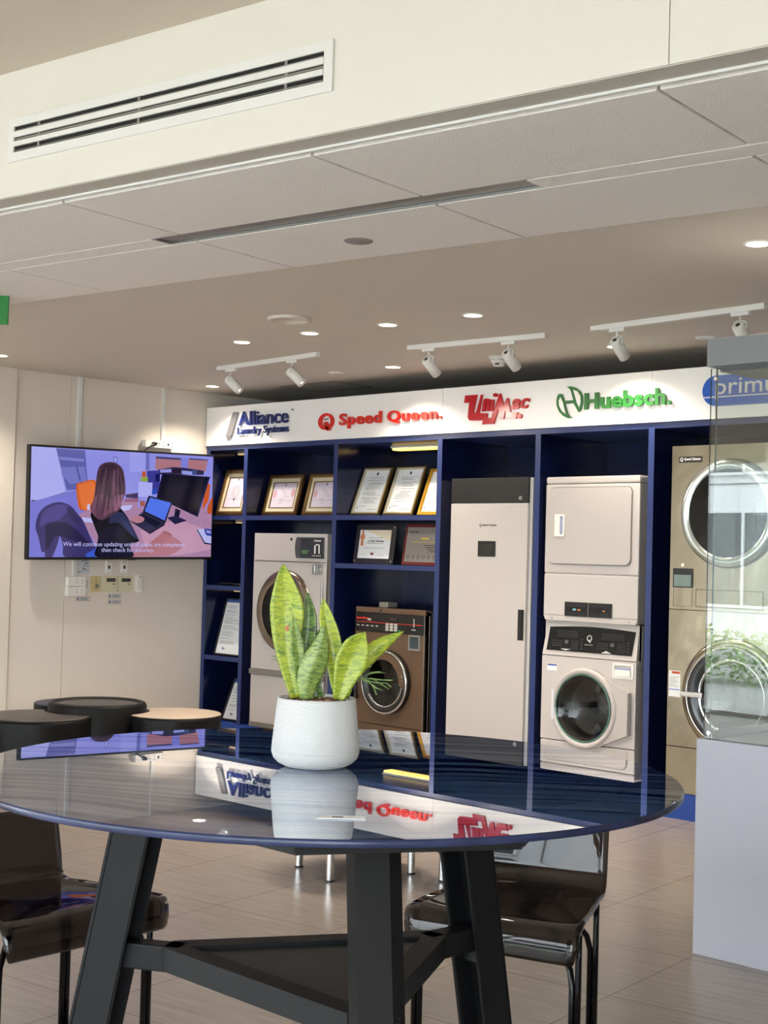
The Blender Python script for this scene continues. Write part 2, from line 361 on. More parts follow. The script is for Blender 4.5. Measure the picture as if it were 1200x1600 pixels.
# ------------------------------------------------------------------ lamps in the ceiling
def add_spot(o, loc, direction, power, angle, blend=.6, size=.04):
    l = bpy.data.lights.new('beam', 'SPOT'); l.energy = power; l.spot_size = math.radians(angle); l.spot_blend = blend; l.color = WARM; l.shadow_soft_size = size
    q = bpy.data.objects.new('beam', l); C.objects.link(q); q.parent = o; q.location = Vector(loc)-LOC[o.name]
    q.rotation_euler = Vector(direction).to_track_quat('-Z', 'Y').to_euler(); LOC[q.name] = Vector(loc)
    return q
dl = [((-6.763, 5.628), 'round downlight above the left end of the leftmost spotlight track'), ((-6.151, 5.626), 'round downlight just below the ring speaker, left of the middle pair'),
      ((-5.564, 5.672), 'round downlight between ring speaker and middle spotlight track'), ((-4.971, 5.706), 'round downlight above the middle spotlight track'),
      ((-8.77, 7.015), 'round downlight in the far left corner above the sign'), ((-6.779, 6.971), 'round downlight just in front of the sign, left of the middle track'),
      ((-2.936, 5.082), 'large looking warm downlight at the right edge of the picture'), ((-8.641, 5.083), 'round downlight cut by the left edge of the picture'),
      ((-5.0, 7.035), 'round downlight partly hidden behind a spotlight of the right track')]
DLP = 98
d0 = thing('downlight', (dl[0][0][0], dl[0][0][1], CZ), dl[0][1], 'downlight', 'recessed downlights in the ceiling')
c_ = (dl[0][0][0], dl[0][0][1], CZ)
mb = MB(); mb.lathe([(.048, .002), (.048, -.005), (.058, -.006), (.062, -.001)], c_, n=32); mb.build('rim', M_white, d0)
mb = MB(); mb.lathe([(.0001, -.0045), (.049, -.0045)], c_, n=32); mb.build('lamp_face', M_lamp, d0)
add_spot(d0, (c_[0], c_[1], CZ-.012), (0, 0, -1), DLP, 125, .8)
for (x, y), lab in dl[1:]: dup(d0, (x-c_[0], y-c_[1], 0), lab)
def head(x, y, d, lab, zt=CZ-.03, pw=7):
    d = Vector(d).normalized(); t = thing('track_spotlight', (x, y, zt-.2), lab, 'spotlight', 'track spotlights')
    mb = MB(); mb.box((x-.05, y-.012, zt-.018), (x+.05, y+.012, zt+.004), .003); mb.build('adapter', M_white, t)
    c = Vector((x, y, zt-.085)); mb = MB(); mb.tube([(x, y, zt-.018), (x, y, zt-.05)], .006); 
    mb.build('stem', M_white, t)
    b0 = c-d*.03; b1 = c+d*.10
    mb = MB(); ax = d; mb.lathe([(.0001, 0), (.030, 0), (.033, .004), (.033, .126), (.028, .130), (.026, .124), (.0001, .120)], b0, ax, n=32); mb.build('lamp_body', M_white, t)
    mb = MB(); mb.cyl(b0-d*.0015, b0+d*.001, .012, n=12); mb.build('rear_slot', M_black, t)
    mb = MB(); mb.lathe([(.0001, .1215), (.026, .1215)], b0, ax, n=24); mb.build('lens', mat('spot_lens', (255, 255, 255), .3, emit=(240, 246, 255), es=3), t)
    add_spot(t, b1+d*.012, d, pw, 100, .8, .02)
    side = d.cross(Vector((0, 0, 1))).normalized()
    mb = MB(); mb.tube([c+side*.034+d*.0, c+side*.036+Vector((0, 0, .03)), Vector((x, y, zt-.045))+side*.02, (x, y, zt-.045), Vector((x, y, zt-.045))-side*.02, c-side*.036+Vector((0, 0, .03)), c-side*.034], .005, 8); mb.build('bracket', M_white, t)
def track(xa, ya, xb, yb, lab):
    d = Vector((xb-xa, yb-ya, 0)); L = d.length; a = math.atan2(d.y, d.x); M = Matrix.Translation((xa, ya, CZ)) @ Matrix.Rotation(a, 4, 'Z')
    t = thing('light_track', (xa, ya, CZ), lab, 'light track', 'ceiling spotlight tracks')
    mb = MB(M); mb.box((.07, -.017, -.030), (L, .017, -.0005), .002); mb.build('rail', M_white, t)
    mb = MB(M); mb.box((0, -.014, -.026), (.07, .014, -.0005), .002); mb.build('power_feed', M_white, t)
    mb = MB(M); mb.box((L, -.017, -.030), (L+.006, .017, -.0005), .001); mb.build('end_cap', M_white, t)
track(-7.82, 6.30, -6.70, 6.20, 'leftmost white spotlight track on the ceiling')
track(-6.02, 6.32, -5.03, 6.40, 'middle white spotlight track on the ceiling')
track(-4.68, 6.36, -3.58, 6.27, 'rightmost white spotlight track on the ceiling')
head(-7.66, 6.285, (.75, .35, -.75), 'left spotlight of the leftmost track, pointing right', pw=26)
head(-6.96, 6.223, (.75, .35, -.75), 'right spotlight of the leftmost track, pointing right', pw=26)
head(-5.86, 6.333, (.02, .8, -.62), 'left spotlight of the middle track, turned away')
head(-5.28, 6.38, (.02, .8, -.62), 'right spotlight of the middle track, beside smoke detector')
head(-4.50, 6.345, (.0, .8, -.66), 'left spotlight of the rightmost track')
head(-3.72, 6.28, (.0, .8, -.66), 'right spotlight of the rightmost track, above the display case')
# small ceiling fittings
def disc(x, y, r, name, lab, cat, m=M_white, z=CZ, ring=False):
    mb = MB()
    if ring: mb.lathe([(.0001, -.006), (r*.72, -.006), (r*.74, -.010), (r*.8, -.012), (r*.86, -.020), (r, -.014), (r, -.0006)], (x, y, z), n=40)
    else: mb.lathe([(.0001, -.012), (r*.7, -.011), (r*.95, -.007), (r, -.0006)], (x, y, z), n=32)
    tag(mb.build(name, m), lab, cat)
disc(-5.86, 5.205, .12, 'ceiling_speaker', 'round white flush ceiling speaker with raised rim', 'speaker', M_ceil, ring=True)
disc(-7.338, 6.972, .055, 'sensor_disc', 'small flat white sensor disc between left and middle tracks', 'sensor')
disc(-4.384, 7.035, .06, 'sensor_disc', 'small flat white sensor disc above display case', 'sensor')
p = S(-3.59, 4.527, CZ-.014)
mb = MB(); mb.lathe([(.0001, -.004), (.055, -.004), (.058, -.002), (.06, -.0006)], tuple(p), n=32); tag(mb.build('ceiling_disc', mat('disc_grey', (140, 136, 132), .5)), 'round grey disc set in a white ceiling panel', 'sensor')
t = thing('smoke_detector', (-5.83, 6.95, CZ-.09), 'white two-tier smoke detector hanging by the middle track', 'smoke detector')
cx, cy = -5.83, 6.95
mb = MB(); mb.lathe([(.0001, -.0006), (.06, -.0006), (.062, -.02), (.058, -.028), (.03, -.03), (.0001, -.03)], (cx, cy, CZ)); mb.build('base', M_white, t)
mb = MB(); mb.lathe([(.03, -.028), (.052, -.034), (.046, -.046), (.034, -.05), (.034, -.066), (.028, -.07), (.0001, -.07)], (cx, cy, CZ)); mb.build('sensor_head', M_white, t)
mb = MB(); mb.box((cx+.0, cy-.0365, CZ-.063), (cx+.024, cy-.02, CZ-.054)); mb.build('sensor_window', M_black, t)
# access hatch over the shelving
t = mb = MB(); 
for a, b in (((-8.32, 7.72), (-7.72, 7.725)), ((-8.32, 7.32), (-8.315, 7.72)), ((-7.72, 7.32), (-7.715, 7.72)), ((-8.32, 7.315), (-7.715, 7.32))): mb.box((a[0], a[1], CZ-.002), (b[0], b[1], CZ-.0004))
tag(mb.build('access_hatch', mat('hatch_joint', (70, 64, 60), .7)), 'square access hatch outline in the dark ceiling above the sign', 'access hatch')
# green exit sign at the left edge
t = thing('exit_sign', (-6.49, 3.84, 2.62), 'green exit sign hanging from the ceiling at the left edge', 'exit sign')
M_ = Matrix.Translation((-6.475, 3.846, 2.62)) @ Matrix.Rotation(math.radians(44.4), 4, 'Z')
mb = MB(M_); mb.box((-.42, -.006, 0), (0, .02, .15), .003); mb.build('sign_panel', mat('exit_green', (20, 110, 40), .4, emit=(16, 96, 34), es=.35), t)
mb = MB(M_); mb.box((-.30, .0, .15), (-.03, .014, CZ-2.62-.016), .002); mb.build('mount', M_white, t)

# ------------------------------------------------------------------ shelving
YS = 7.32; YB = 8.06; ZP = .15
t = thing('display_shelving', (-6.2, YS, 0), 'tall navy blue built-in shelving with six bays along the back wall', 'shelving')
posts = [-9.175, -8.706, -7.681, -6.647, -5.792, -4.925, -3.90, -3.3]
hw = .021
for i, x in enumerate(posts):
    mb = MB(); mb.box((x-hw, YS+.002, ZP), (x+hw, YB, 2.31)); mb.mi = 1; mb.box((x-hw, YS, ZP), (x+hw, YS+.002, 2.31)); mb.build('upright', [M_navy, M_navylit], t)
mb = MB(); mb.box((posts[0]-hw, YS-.001, 2.31), (posts[-1]+hw, YB, 2.345)); mb.build('top_board', M_navylit, t)
mb = MB(); mb.box((posts[0]-hw, YS-.001, 0), (posts[-1]+hw, YB, ZP-.001)); mb.build('plinth', M_plinth, t)
for i in range(len(posts)-1):
    a, b = posts[i]+hw, posts[i+1]-hw
    mb = MB(); mb.box((a, YB-.02, ZP), (b-(.20 if i == 1 else 0), YB, 2.31)); mb.build('back_panel', M_navy, t)
def shelf(i, z):
    a, b = posts[i]+hw, posts[i+1]-hw; mb = MB(); mb.box((a, YS+.004, z-.035), (b, YB-.02, z)); mb.mi = 1; mb.box((a, YS+.002, z-.035), (b, YS+.004, z)); mb.build('shelf', [M_navy, M_navylit], t)
SH = .0
for i, z in ((0, 1.785), (0, 1.226), (0, .665), (1, 1.785), (2, 1.787), (2, 1.435)): shelf(i, z)
mb = MB(); mb.box((posts[2]-hw-.20, YB-.004, ZP), (posts[2]-hw, YB+.02, 2.31)); mb.mi = 1; mb.box((posts[2]-hw-.20, YB-.006, 2.16), (posts[2]-hw, YB-.003, 2.168)); mb.build('grey_filler', [mat('filler_grey', (110, 112, 116), .6), M_dark], t)
def glow(x0, x1, y, z, lab, P=0):  # strips added to give the board undersides a soft gold glow
    o = thing('glow_strip', ((x0+x1)/2, y, z), lab, 'strip light', 'glowing strips added under the shelves')
    mb = MB(); mb.box((x0, y-.014, z-.012), (x1, y+.014, z)); mb.build('housing', M_white, o)
    mb = MB(); mb.box((x0+.004, y-.012, z-.016), (x1-.004, y+.012, z-.0121)); mb.build('diffuser', M_glow, o)
o = thing('tube_light', (-7.2, 7.72, 2.28), 'glowing yellow ribbed strip light under the top of the third bay', 'strip light')
mb = MB(Matrix.Translation((-7.25, 7.7, 2.309)) @ Matrix.Rotation(math.radians(0), 4, 'Z')); mb.box((-.19, -.05, -.012), (.44, .05, 0)); mb.build('housing', M_white, o)
mb = MB(Matrix.Translation((-7.25, 7.7, 2.297)))
for k in range(40): mb.box((-.18+k*.0155, -.042, -.016), (-.18+k*.0155+.0125, .042, 0))
mb.build('diffuser', mat('tube_face', (255, 240, 190), .5, emit=(255, 214, 110), es=1.6), o)
glow(-9.13, -8.75, 7.60, 2.3085, 'glowing strip added under the top board of the first bay'); glow(-9.13, -8.75, 7.60, 1.7485, 'glowing strip added under the first shelf of the narrow bay'); glow(-9.13, -8.75, 7.60, 1.1885, 'glowing strip added under the second shelf of the narrow bay')

# fascia sign
t = thing('fascia_sign', (-6.2, 7.32, 2.345), 'long white fascia board with raised brand lettering above the navy shelving', 'sign')
seams = [-9.19, -6.612, -4.92, -3.28]
for i in range(3):
    mb = MB(); mb.box((seams[i]+.0012, YS-.02, 2.346), (seams[i+1]-.0012, YS+.03, 2.655)); mb.build('board', mat('fascia_white', (250, 249, 248), .32), t)
YF = YS-.02
M_lnavy = mat('letter_navy', (24, 40, 104), .35); M_lred = mat('letter_red', (222, 44, 28), .3); M_lred2 = mat('letter_crimson', (190, 20, 34), .18)
M_lgreen = mat('letter_green', (38, 108, 44), .35); M_lsilver = mat('letter_silver', (112, 112, 114), .4, .2); M_lblue = mat('letter_blue', (24, 88, 190), .3)
mb = MB(); mb.text('Alliance', -8.765, 2.49, .585, .112, YF-.008, .014, bold=.012, sp=1.0); mb.build('lettering', M_lnavy, t, label='navy lettering reading Alliance')
mb = MB(); mb.text('Laundry Systems', -8.775, 2.404, .60, .076, YF-.008, .014, bold=.004, sp=1.0); mb.build('lettering', M_lnavy, t, label='smaller navy lettering reading Laundry Systems')
mb = MB(); mb.text('TM', -8.165, 2.585, .028, .01, YF-.001, .003, bold=.02); mb.build('trade_mark', M_lnavy, t)
mb = MB(); mb.prism([(-8.909, 2.402), (-8.856, 2.407), (-8.845, 2.42), (-8.775, 2.6), (-8.826, 2.602), (-8.838, 2.59), (-8.915, 2.415)], YF-.022, YF-.008, 'y'); mb.build('slash_emblem', M_lsilver, t, label='grey slanted bar emblem')
mb = MB(); mb.text('Speed', -7.616, 2.418, .432, .112, YF-.008, .014, bold=.028, sp=1.10); mb.build('lettering', M_lred, t, label='red lettering reading Speed')
mb = MB(); mb.text('Queen.', -7.125, 2.432, .523, .094, YF-.008, .014, bold=.028, sp=1.10); mb.build('lettering', M_lred, t, label='red lettering reading Queen.')
mb = MB(); o_ = circ(-7.762, 2.479, .080, .062, 32); i_ = circ(-7.760, 2.481, .052, .042, 32); frame_poly(mb, o_, i_, YF-.02, YF-.001)
mb.prism([(-7.784, 2.476), (-7.773, 2.466), (-7.767, 2.477), (-7.759, 2.464), (-7.753, 2.479), (-7.743, 2.462), (-7.737, 2.443), (-7.708, 2.414), (-7.744, 2.41), (-7.773, 2.442)], YF-.02, YF-.001, 'y')
mb.mi = 1; mb.prism([(-7.793, 2.499), (-7.747, 2.502), (-7.747, 2.495), (-7.793, 2.492)], YF-.006, YF-.001, 'y'); mb.build('round_emblem', [M_lred, M_print2], t, label='red round letter Q emblem')
UNI_BODY = [(-6.398, 2.593), (-6.295, 2.592), (-6.309, 2.54), (-6.324, 2.475), (-6.317, 2.469), (-6.298, 2.475), (-6.259, 2.591), (-6.246, 2.59), (-6.274, 2.469), (-6.201, 2.463), (-6.205, 2.436), (-6.179, 2.429), (-6.162, 2.432), (-6.156, 2.454), (-6.099, 2.588), (-6.089, 2.588), (-6.063, 2.505), (-6.035, 2.555), (-6.025, 2.555), (-6.001, 2.459), (-5.939, 2.457), (-5.953, 2.416), (-6.031, 2.418), (-6.046, 2.48), (-6.06, 2.419), (-6.088, 2.419), (-6.107, 2.489), (-6.143, 2.39), (-6.244, 2.391), (-6.234, 2.417), (-6.323, 2.421), (-6.356, 2.423), (-6.371, 2.444), (-6.36, 2.543), (-6.406, 2.544)]
UNI_N = [(-6.236, 2.553), (-6.223, 2.563), (-6.194, 2.561), (-6.18, 2.552), (-6.187, 2.476), (-6.21, 2.478), (-6.203, 2.539), (-6.212, 2.541), (-6.225, 2.476), (-6.25, 2.477)]
UNI_I = [(-6.17, 2.553), (-6.145, 2.552), (-6.154, 2.475), (-6.18, 2.476)]
mb = MB()
for P in (UNI_BODY, UNI_N, UNI_I, circ(-6.136, 2.581, .018, .013, 16), circ(-5.925, 2.431, .018, .016, 16)): mb.prism(P, YF-.016, YF-.001, 'y')
mb.text('ac', -5.997, 2.478, .152, .068, YF-.001, .015, bold=.03, shear=.3); mb.build('lettering', M_lred2, t, label='glossy red lettering reading UniMac')
H_OUT = [(-5.583, 2.553), (-5.604, 2.559), (-5.622, 2.546), (-5.629, 2.511), (-5.623, 2.475), (-5.604, 2.443), (-5.574, 2.416), (-5.535, 2.399), (-5.499, 2.4), (-5.521, 2.409), (-5.536, 2.428), (-5.562, 2.491), (-5.494, 2.492), (-5.464, 2.451), (-5.456, 2.435), (-5.445, 2.436), (-5.431, 2.457), (-5.423, 2.492), (-5.425, 2.534), (-5.444, 2.566), (-5.478, 2.588), (-5.516, 2.6), (-5.55, 2.599), (-5.531, 2.589), (-5.516, 2.571), (-5.495, 2.511), (-5.567, 2.51)]
mb = MB(); mb.prism(H_OUT, YF-.012, YF-.001, 'y'); mb.mi = 1
mb.prism([(-5.597, 2.536), (-5.577, 2.504), (-5.552, 2.425), (-5.585, 2.45), (-5.605, 2.482), (-5.609, 2.514)], YF-.0125, YF-.002, 'y')
mb.prism([(-5.497, 2.577), (-5.463, 2.564), (-5.44, 2.535), (-5.437, 2.496), (-5.447, 2.462), (-5.466, 2.494)], YF-.0125, YF-.002, 'y')
mb.build('leaf_emblem', [M_lgreen, mat('fascia_white', (238, 236, 234))], t, label='green letter H emblem of two leaves')
mb = MB(); mb.text('Huebsch.', -5.403, 2.445, .638, .103, YF-.008, .014, bold=.034, sp=1.04); mb.build('lettering', M_lgreen, t, label='green lettering reading Huebsch.')
mb = MB(); mb.prism(circ(-4.464, 2.507, .088, .088, 16, PI/2, 1.5*PI)+circ(-4.0, 2.507, .088, .088, 16, -PI/2, PI/2), YF-.022, YF-.001, 'y'); mb.build('pill_badge', M_lblue, t, label='blue rounded badge')
mb = MB(); mb.text('primus', -4.462, 2.452, .455, .122, YF-.0222, .004, bold=.004, sp=1.02); mb.box((-4.54, YF-.0265, 2.466), (-3.93, YF-.0225, 2.473)); mb.build('lettering', M_white, t, label='white lettering reading primus with underline')

# ------------------------------------------------------------------ machines in the bays
def front_hole(mb, x0, x1, z0, z1, cx, cz, r, y0, y1, n=48, rz=None):
    rz = rz or r; an = [2*PI*i/n for i in range(n)]+[math.atan2(z-cz, x-cx) % (2*PI) for x in (x0, x1) for z in (z0, z1)]; an = sorted(set(round(a, 5) for a in an))
    O = []; I = []
    for a in an:
        c, s = math.cos(a), math.sin(a); k = []
        if c > 1e-6: k.append((x1-cx)/c)
        if c < -1e-6: k.append((x0-cx)/c)
        if s > 1e-6: k.append((z1-cz)/s)
        if s < -1e-6: k.append((z0-cz)/s)
        k = min(k); O.append((cx+c*k, cz+s*k)); I.append((cx+c*r, cz+s*rz))
    frame_poly(mb, O, I, y0, y1)
def shell(mb, x0, x1, z0, z1, y0, y1, w=.012):
    mb.box((x0, y0, z0), (x0+w, y1, z1)); mb.box((x1-w, y0, z0), (x1, y1, z1)); mb.box((x0+w, y0, z1-w), (x1-w, y1, z1)); mb.box((x0+w, y0, z0), (x1-w, y1, z0+w)); mb.box((x0+w, y1-w, z0+w), (x1-w, y1, z1-w))
def lat(prof, cx, cz, y, mb, n=56): mb.lathe([(r, -h) for r, h in prof], (cx, y, cz), (0, 1, 0), n=n)   # h = towards the viewer
YM = YS+.012; YD = YM+.70
# --- white tumble dryer
x0, x1, z0, z1 = -8.585, -7.757, .151, 1.648
t = thing('tumble_dryer', (-8.17, YM, z0), 'white single-pocket tumble dryer with big round door in the second bay', 'tumble dryer')
cx, cz, R = -8.205, 1.055, .305
mb = MB(); shell(mb, x0, x1, z0, z1, YM+.002, YD); mb.box((x0+.012, YM+.004, 1.437), (x1-.012, YM+.02, z1-.012)); front_hole(mb, x0, x1, .60, 1.431, cx, cz, R-.02, YM, YM+.012); mb.box((x0, YM, 1.436), (x1, YM+.012, z1), .003)
mb.box((x0, YM, .185), (x1, YM+.012, .553), .003); mb.build('cabinet', M_whitegoods, t)
mb = MB(); mb.box((x0-.004, YM-.018, .556), (x1+.004, YM+.012, .597), .004); mb.build('trim_bar', M_kick, t)
mb = MB(); mb.box((x0, YM-.004, z0), (x1, YM+.012, .183)); mb.build('kick_plate', M_kick, t)
mb = MB(); lat([(R-.07, .030), (R-.045, .038), (R-.012, .034), (R+.008, .016), (R+.010, 0), (R-.02, -.0)], cx, cz, YM, mb); dr = mb.build('door_ring', mat('ring_steel', (150, 138, 124), .22, 1.), t)
mb = MB(); lat([(.0001, .006), (R*.4, .010), (R-.07, .026)], cx, cz, YM, mb); mb.build('door_glass', M_doorglass, t)
mb = MB(); lat([(R-.035, .004), (R-.04, -.25), (R-.09, -.30), (.0001, -.31)], cx, cz, YM, mb); mb.build('drum', mat('drum_dark', (26, 26, 28), .35, .6, bump=(120, .5)), t)
mb = MB(); pts = [(-7.995, .585), (-7.806, .585), (-7.806, 1.300), (-7.995, 1.300)]+[(cx+(R+.012)*math.cos(a), cz+(R+.012)*math.sin(a)) for a in [math.radians(d) for d in (46, 35, 22, 8, -8, -22, -35, -48)]]
mb.prism(pts, YM-.012, YM-.001, 'y', bev=.002); mb.build('door_panel', M_whitegoods, t)
mb = MB(); mb.cyl((-7.795, YM-.008, .60), (-7.795, YM-.008, 1.285), .006, n=10); mb.build('hinge', M_alu, t)
mb = MB(); mb.prism([(-8.075, 1.463), (-7.786, 1.463), (-7.786, 1.621), (-8.075, 1.621)]+[(-8.085-.014*math.sin(PI*k/6), 1.621-.158*k/6) for k in range(7)], YM-.014, YM-.001, 'y', bev=.002)
pn = mb.build('control_panel', M_greygl, t)
mb = MB(); mb.box((-8.036, YM-.016, 1.468), (-7.792, YM-.0145, 1.616)); mb.mi = 1; mb.text('Huebsch', -7.885, 1.590, .075, .014, YM-.0162, .0006, bold=.03)
mb.box((-7.882, YM-.0166, 1.50), (-7.866, YM-.0161, 1.56)); mb.box((-7.835, YM-.0166, 1.50), (-7.822, YM-.0161, 1.565)); mb.box((-7.87, YM-.0166, 1.562), (-7.83, YM-.0161, 1.57))
for k in range(5): mb.box((-7.9+k*.02, YM-.0166, 1.480), (-7.892+k*.02, YM-.0161, 1.488))
mb.mi = 2; mb.box((-8.01, YM-.0166, 1.592), (-7.965, YM-.0161, 1.602)); mb.mi = 3
for k in range(3): mb.box((-8.02, YM-.0166, 1.498+k*.010), (-7.96+.01*k, YM-.0161, 1.503+k*.010))
mb.build('display', [mat('panel_dark', (44, 46, 48), .2), M_white, M_blackgl, mat('print_green', (96, 150, 84), .6)], pn)
mb = MB(); mb.box((-7.907, YM-.006, 1.345), (-7.797, YM-.0005, 1.422), .002); mb.mi = 1; mb.cyl((-7.846, YM-.014, 1.382), (-7.846, YM-.004, 1.382), .026, n=24); mb.box((-7.9, YM-.010, 1.355), (-7.885, YM-.004, 1.412)); mb.build('coin_slot', [M_alu, M_chrome], t)
mb = MB(); mb.cyl((-8.155, YM-.004, 1.605), (-8.155, YM+.002, 1.605), .011, n=16); mb.build('lock', M_black, t)

# --- bronze washer
x0, x1, z0, z1 = -7.436, -6.752, .151, 1.128
t = thing('front_load_washer', (-7.09, YM, z0), 'bronze-brown front loading washer with black panel in the third bay', 'washing machine')
cx, cz, R = -7.10, .607, .222
M_side = mat('side_black', (24, 24, 26), .3)
mb = MB(); front_hole(mb, x0, x1, .302, .952, cx, cz, R-.04, YM, YM+.012); mb.box((x0, YM, 1.090), (x1, YM+.02, z1), .003); mb.box((x0, YM, z0), (x1, YM+.012, .297)); mb.mi = 1; shell(mb, x0+.001, x1+.055, z0, z1-.004, YM+.013, YD, .01)
mb.build('cabinet', [M_bronze, M_side], t)
mb = MB(); mb.box((x1-.006, YM-.003, z0), (x1, YM-.0005, 1.088)); mb.box((x1+.03, YM+.009, z0), (x1+.034, YM+.0125, 1.09)); mb.build('edge_trim', M_alu, t)
mb = MB(); mb.box((x0+.001, YM-.006, .955), (x1-.008, YM+.012, 1.088), .002); pn = mb.build('control_panel', M_blackgl, t)
mb = MB(); mb.text('Speed Queen', x0+.015, 1.038, .125, .020, YM-.0062, .0006, bold=.03, shear=.15); mb.box((x0+.015, YM-.0068, 1.020), (x1-.02, YM-.0062, 1.0235)); mb.mi = 1
for i in range(3):
    for j in range(3): mb.box((-7.128+i*.042, YM-.008, .968+j*.019), (-7.096+i*.042, YM-.0062, .984+j*.019))
mb.box((-7.31, YM-.0068, 1.034), (-7.275, YM-.0062, 1.048)); 
for k in range(5): mb.box((x0+.02+k*.047, YM-.0068, .992), (x0+.045+k*.047, YM-.0062, 1.0))
mb.box((-6.857, YM-.0075, 1.005), (-6.849, YM-.0062, 1.065)); mb.box((-6.875, YM-.0075, .985), (-6.835, YM-.0062, .991)); mb.mi = 2; mb.box((-7.0, YM-.0068, .970), (-6.98, YM-.0062, .978)); mb.mi = 3; mb.box((-7.09, YM-.0068, 1.045), (-7.02, YM-.0062, 1.062))
mb.build('print', [M_lred, mat('key_grey', (170, 168, 164), .5), mat('key_green', (30, 150, 90), .5), mat('display_brown', (60, 40, 36), .2)], pn)
mb = MB(); lat([(R-.05, .022), (R-.03, .042), (R-.012, .046), (R, .034), (R+.004, .0), (R-.04, -.0)], cx, cz, YM, mb); mb.build('door_ring', M_black, t)
mb = MB(); lat([(R-.010, .0445), (R-.003, .047), (R+.003, .040), (R+.002, .034)], cx, cz, YM, mb); lat([(R-.056, .026), (R-.048, .034), (R-.042, .026)], cx-.012, cz, YM, mb); mb.build('chrome_trim', M_chrome, t)
mb = MB(); lat([(.0001, .0), (R*.4, .006), (R-.053, .024)], cx-.006, cz, YM, mb); mb.build('door_glass', M_doorglass, t)
mb = MB(); lat([(R-.045, .0), (R-.05, -.22), (R-.08, -.26), (.0001, -.27)], cx, cz, YM, mb)
for k in range(3):
    a = k*2.1+.4; mb.box((-.02, -.22, .10), (.02, -.01, .17), .01, M=Matrix.Translation((cx, YM+.24, cz)) @ Matrix.Rotation(a, 4, 'Y'))
mb.build('drum', mat('drum_inside', (120, 116, 110), .3, .9, bump=(120, .5)), t)
mb = MB(); mb.tube([(-7.325, YM-.02, .66), (-7.365, YM-.034, .652), (-7.385, YM-.034, .62), (-7.385, YM-.036, .54), (-7.372, YM-.03, .470)], .014, 10); mb.build('door_handle', M_black, t)
mb = MB(); mb.prism(circ(cx, cz, R-.016, R-.016, 24, -.15, PI*.72)+circ(cx-.008, cz, R-.062, R-.062, 24, -.05, PI*.70)[::-1], YM-.048, YM-.040, 'y'); mb.build('door_cover', M_bronze, t)
mb = MB()
for k in range(4): mb.cyl((-6.915, YM-.052, .56+k*.03+(.012 if k > 1 else 0)), (-6.915, YM-.044, .56+k*.03+(.012 if k > 1 else 0)), .007, n=12)
mb.build('hinge_screw', M_chrome, t)
mb = MB(); frame_poly(mb, rrect(-6.90, .845, -6.79, .952, .004), rrect(-6.888, .857, -6.802, .94, .003), YM-.01, YM-.0005); mb.mi = 1; mb.box((-6.888, YM-.004, .857), (-6.802, YM-.001, .94)); mb.build('soap_window', [M_alu, mat('window_slate', (48, 60, 66), .1)], t)
mb = MB(); mb.cyl((-7.185, YM-.003, 1.108), (-7.185, YM+.004, 1.108), .010, n=14); mb.build('lock', M_black, t)
mb = MB(); mb.box((-7.245, YM+.04, z1), (-7.155, YM+.14, z1+.038), .006); mb.build('top_box', M_kick, t)

# --- white locker cabinet with touch screen
x0, x1, z0, z1 = -6.533, -5.868, .151, 2.035
t = thing('locker_cabinet', (-6.2, YM, z0), 'tall white cabinet with black top, small screen and long door in the fourth bay', 'cabinet')
M_gbody = mat('cabinet_grey', (196, 194, 192), .35)
mb = MB(); mb.box((x0+.004, YM+.014, z0), (x1+.024, YD-.05, z1-.002), .002); mb.build('body', M_gbody, t)
mb = MB(); mb.box((x0, YM-.008, 1.868), (x1, YM+.012, z1), .002); tp = mb.build('top_panel', M_black, t)
mb = MB(); mb.cyl((-5.929, YM-.012, 1.899), (-5.929, YM-.008, 1.899), .013, n=20); mb.mi = 1; mb.box((-5.932, YM-.013, 1.894), (-5.926, YM-.0118, 1.904)); mb.build('lock', [M_alu, M_black], tp)
mb = MB(); mb.box((x0, YM-.008, z0+.02), (x1, YM+.012, 1.864), .003); dr = mb.build('door', M_door_white, t)
mb = MB(); mb.box((-5.927, YM-.011, .973), (-5.879, YM-.0085, 1.173), .001); mb.mi = 1; mb.box((-5.899, YM-.0115, .98), (-5.881, YM-.0108, 1.166)); mb.build('handle', [M_black, M_blackgl], dr)
mb = MB(); mb.box((-6.283, YM-.012, 1.512), (-6.131, YM-.0085, 1.615), .002); mb.mi = 1; mb.box((-6.258, YM-.0128, 1.532), (-6.158, YM-.0118, 1.592)); mb.build('screen', [M_black, mat('screen_off', (46, 46, 44), .12)], dr)
def sqlogo(mb, x, z, w, y, h=.016):
    frame_poly(mb, circ(x+h*.6, z+h*.5, h*.6, h*.6, 16), circ(x+h*.6, z+h*.5, h*.4, h*.42, 16), y-.0008, y-.0002); mb.box((x+h*.6, y-.0008, z-h*.25), (x+h*.9, y-.0002, z+h*.3)); mb.text('Speed Queen', x+h*1.6, z, w-h*1.6, h, y, .0006, bold=.03)
mb = MB(); sqlogo(mb, -6.275, 1.712, .148, YM-.0085); mb.build('lettering', M_print2, dr, label='small black lettering reading Speed Queen')

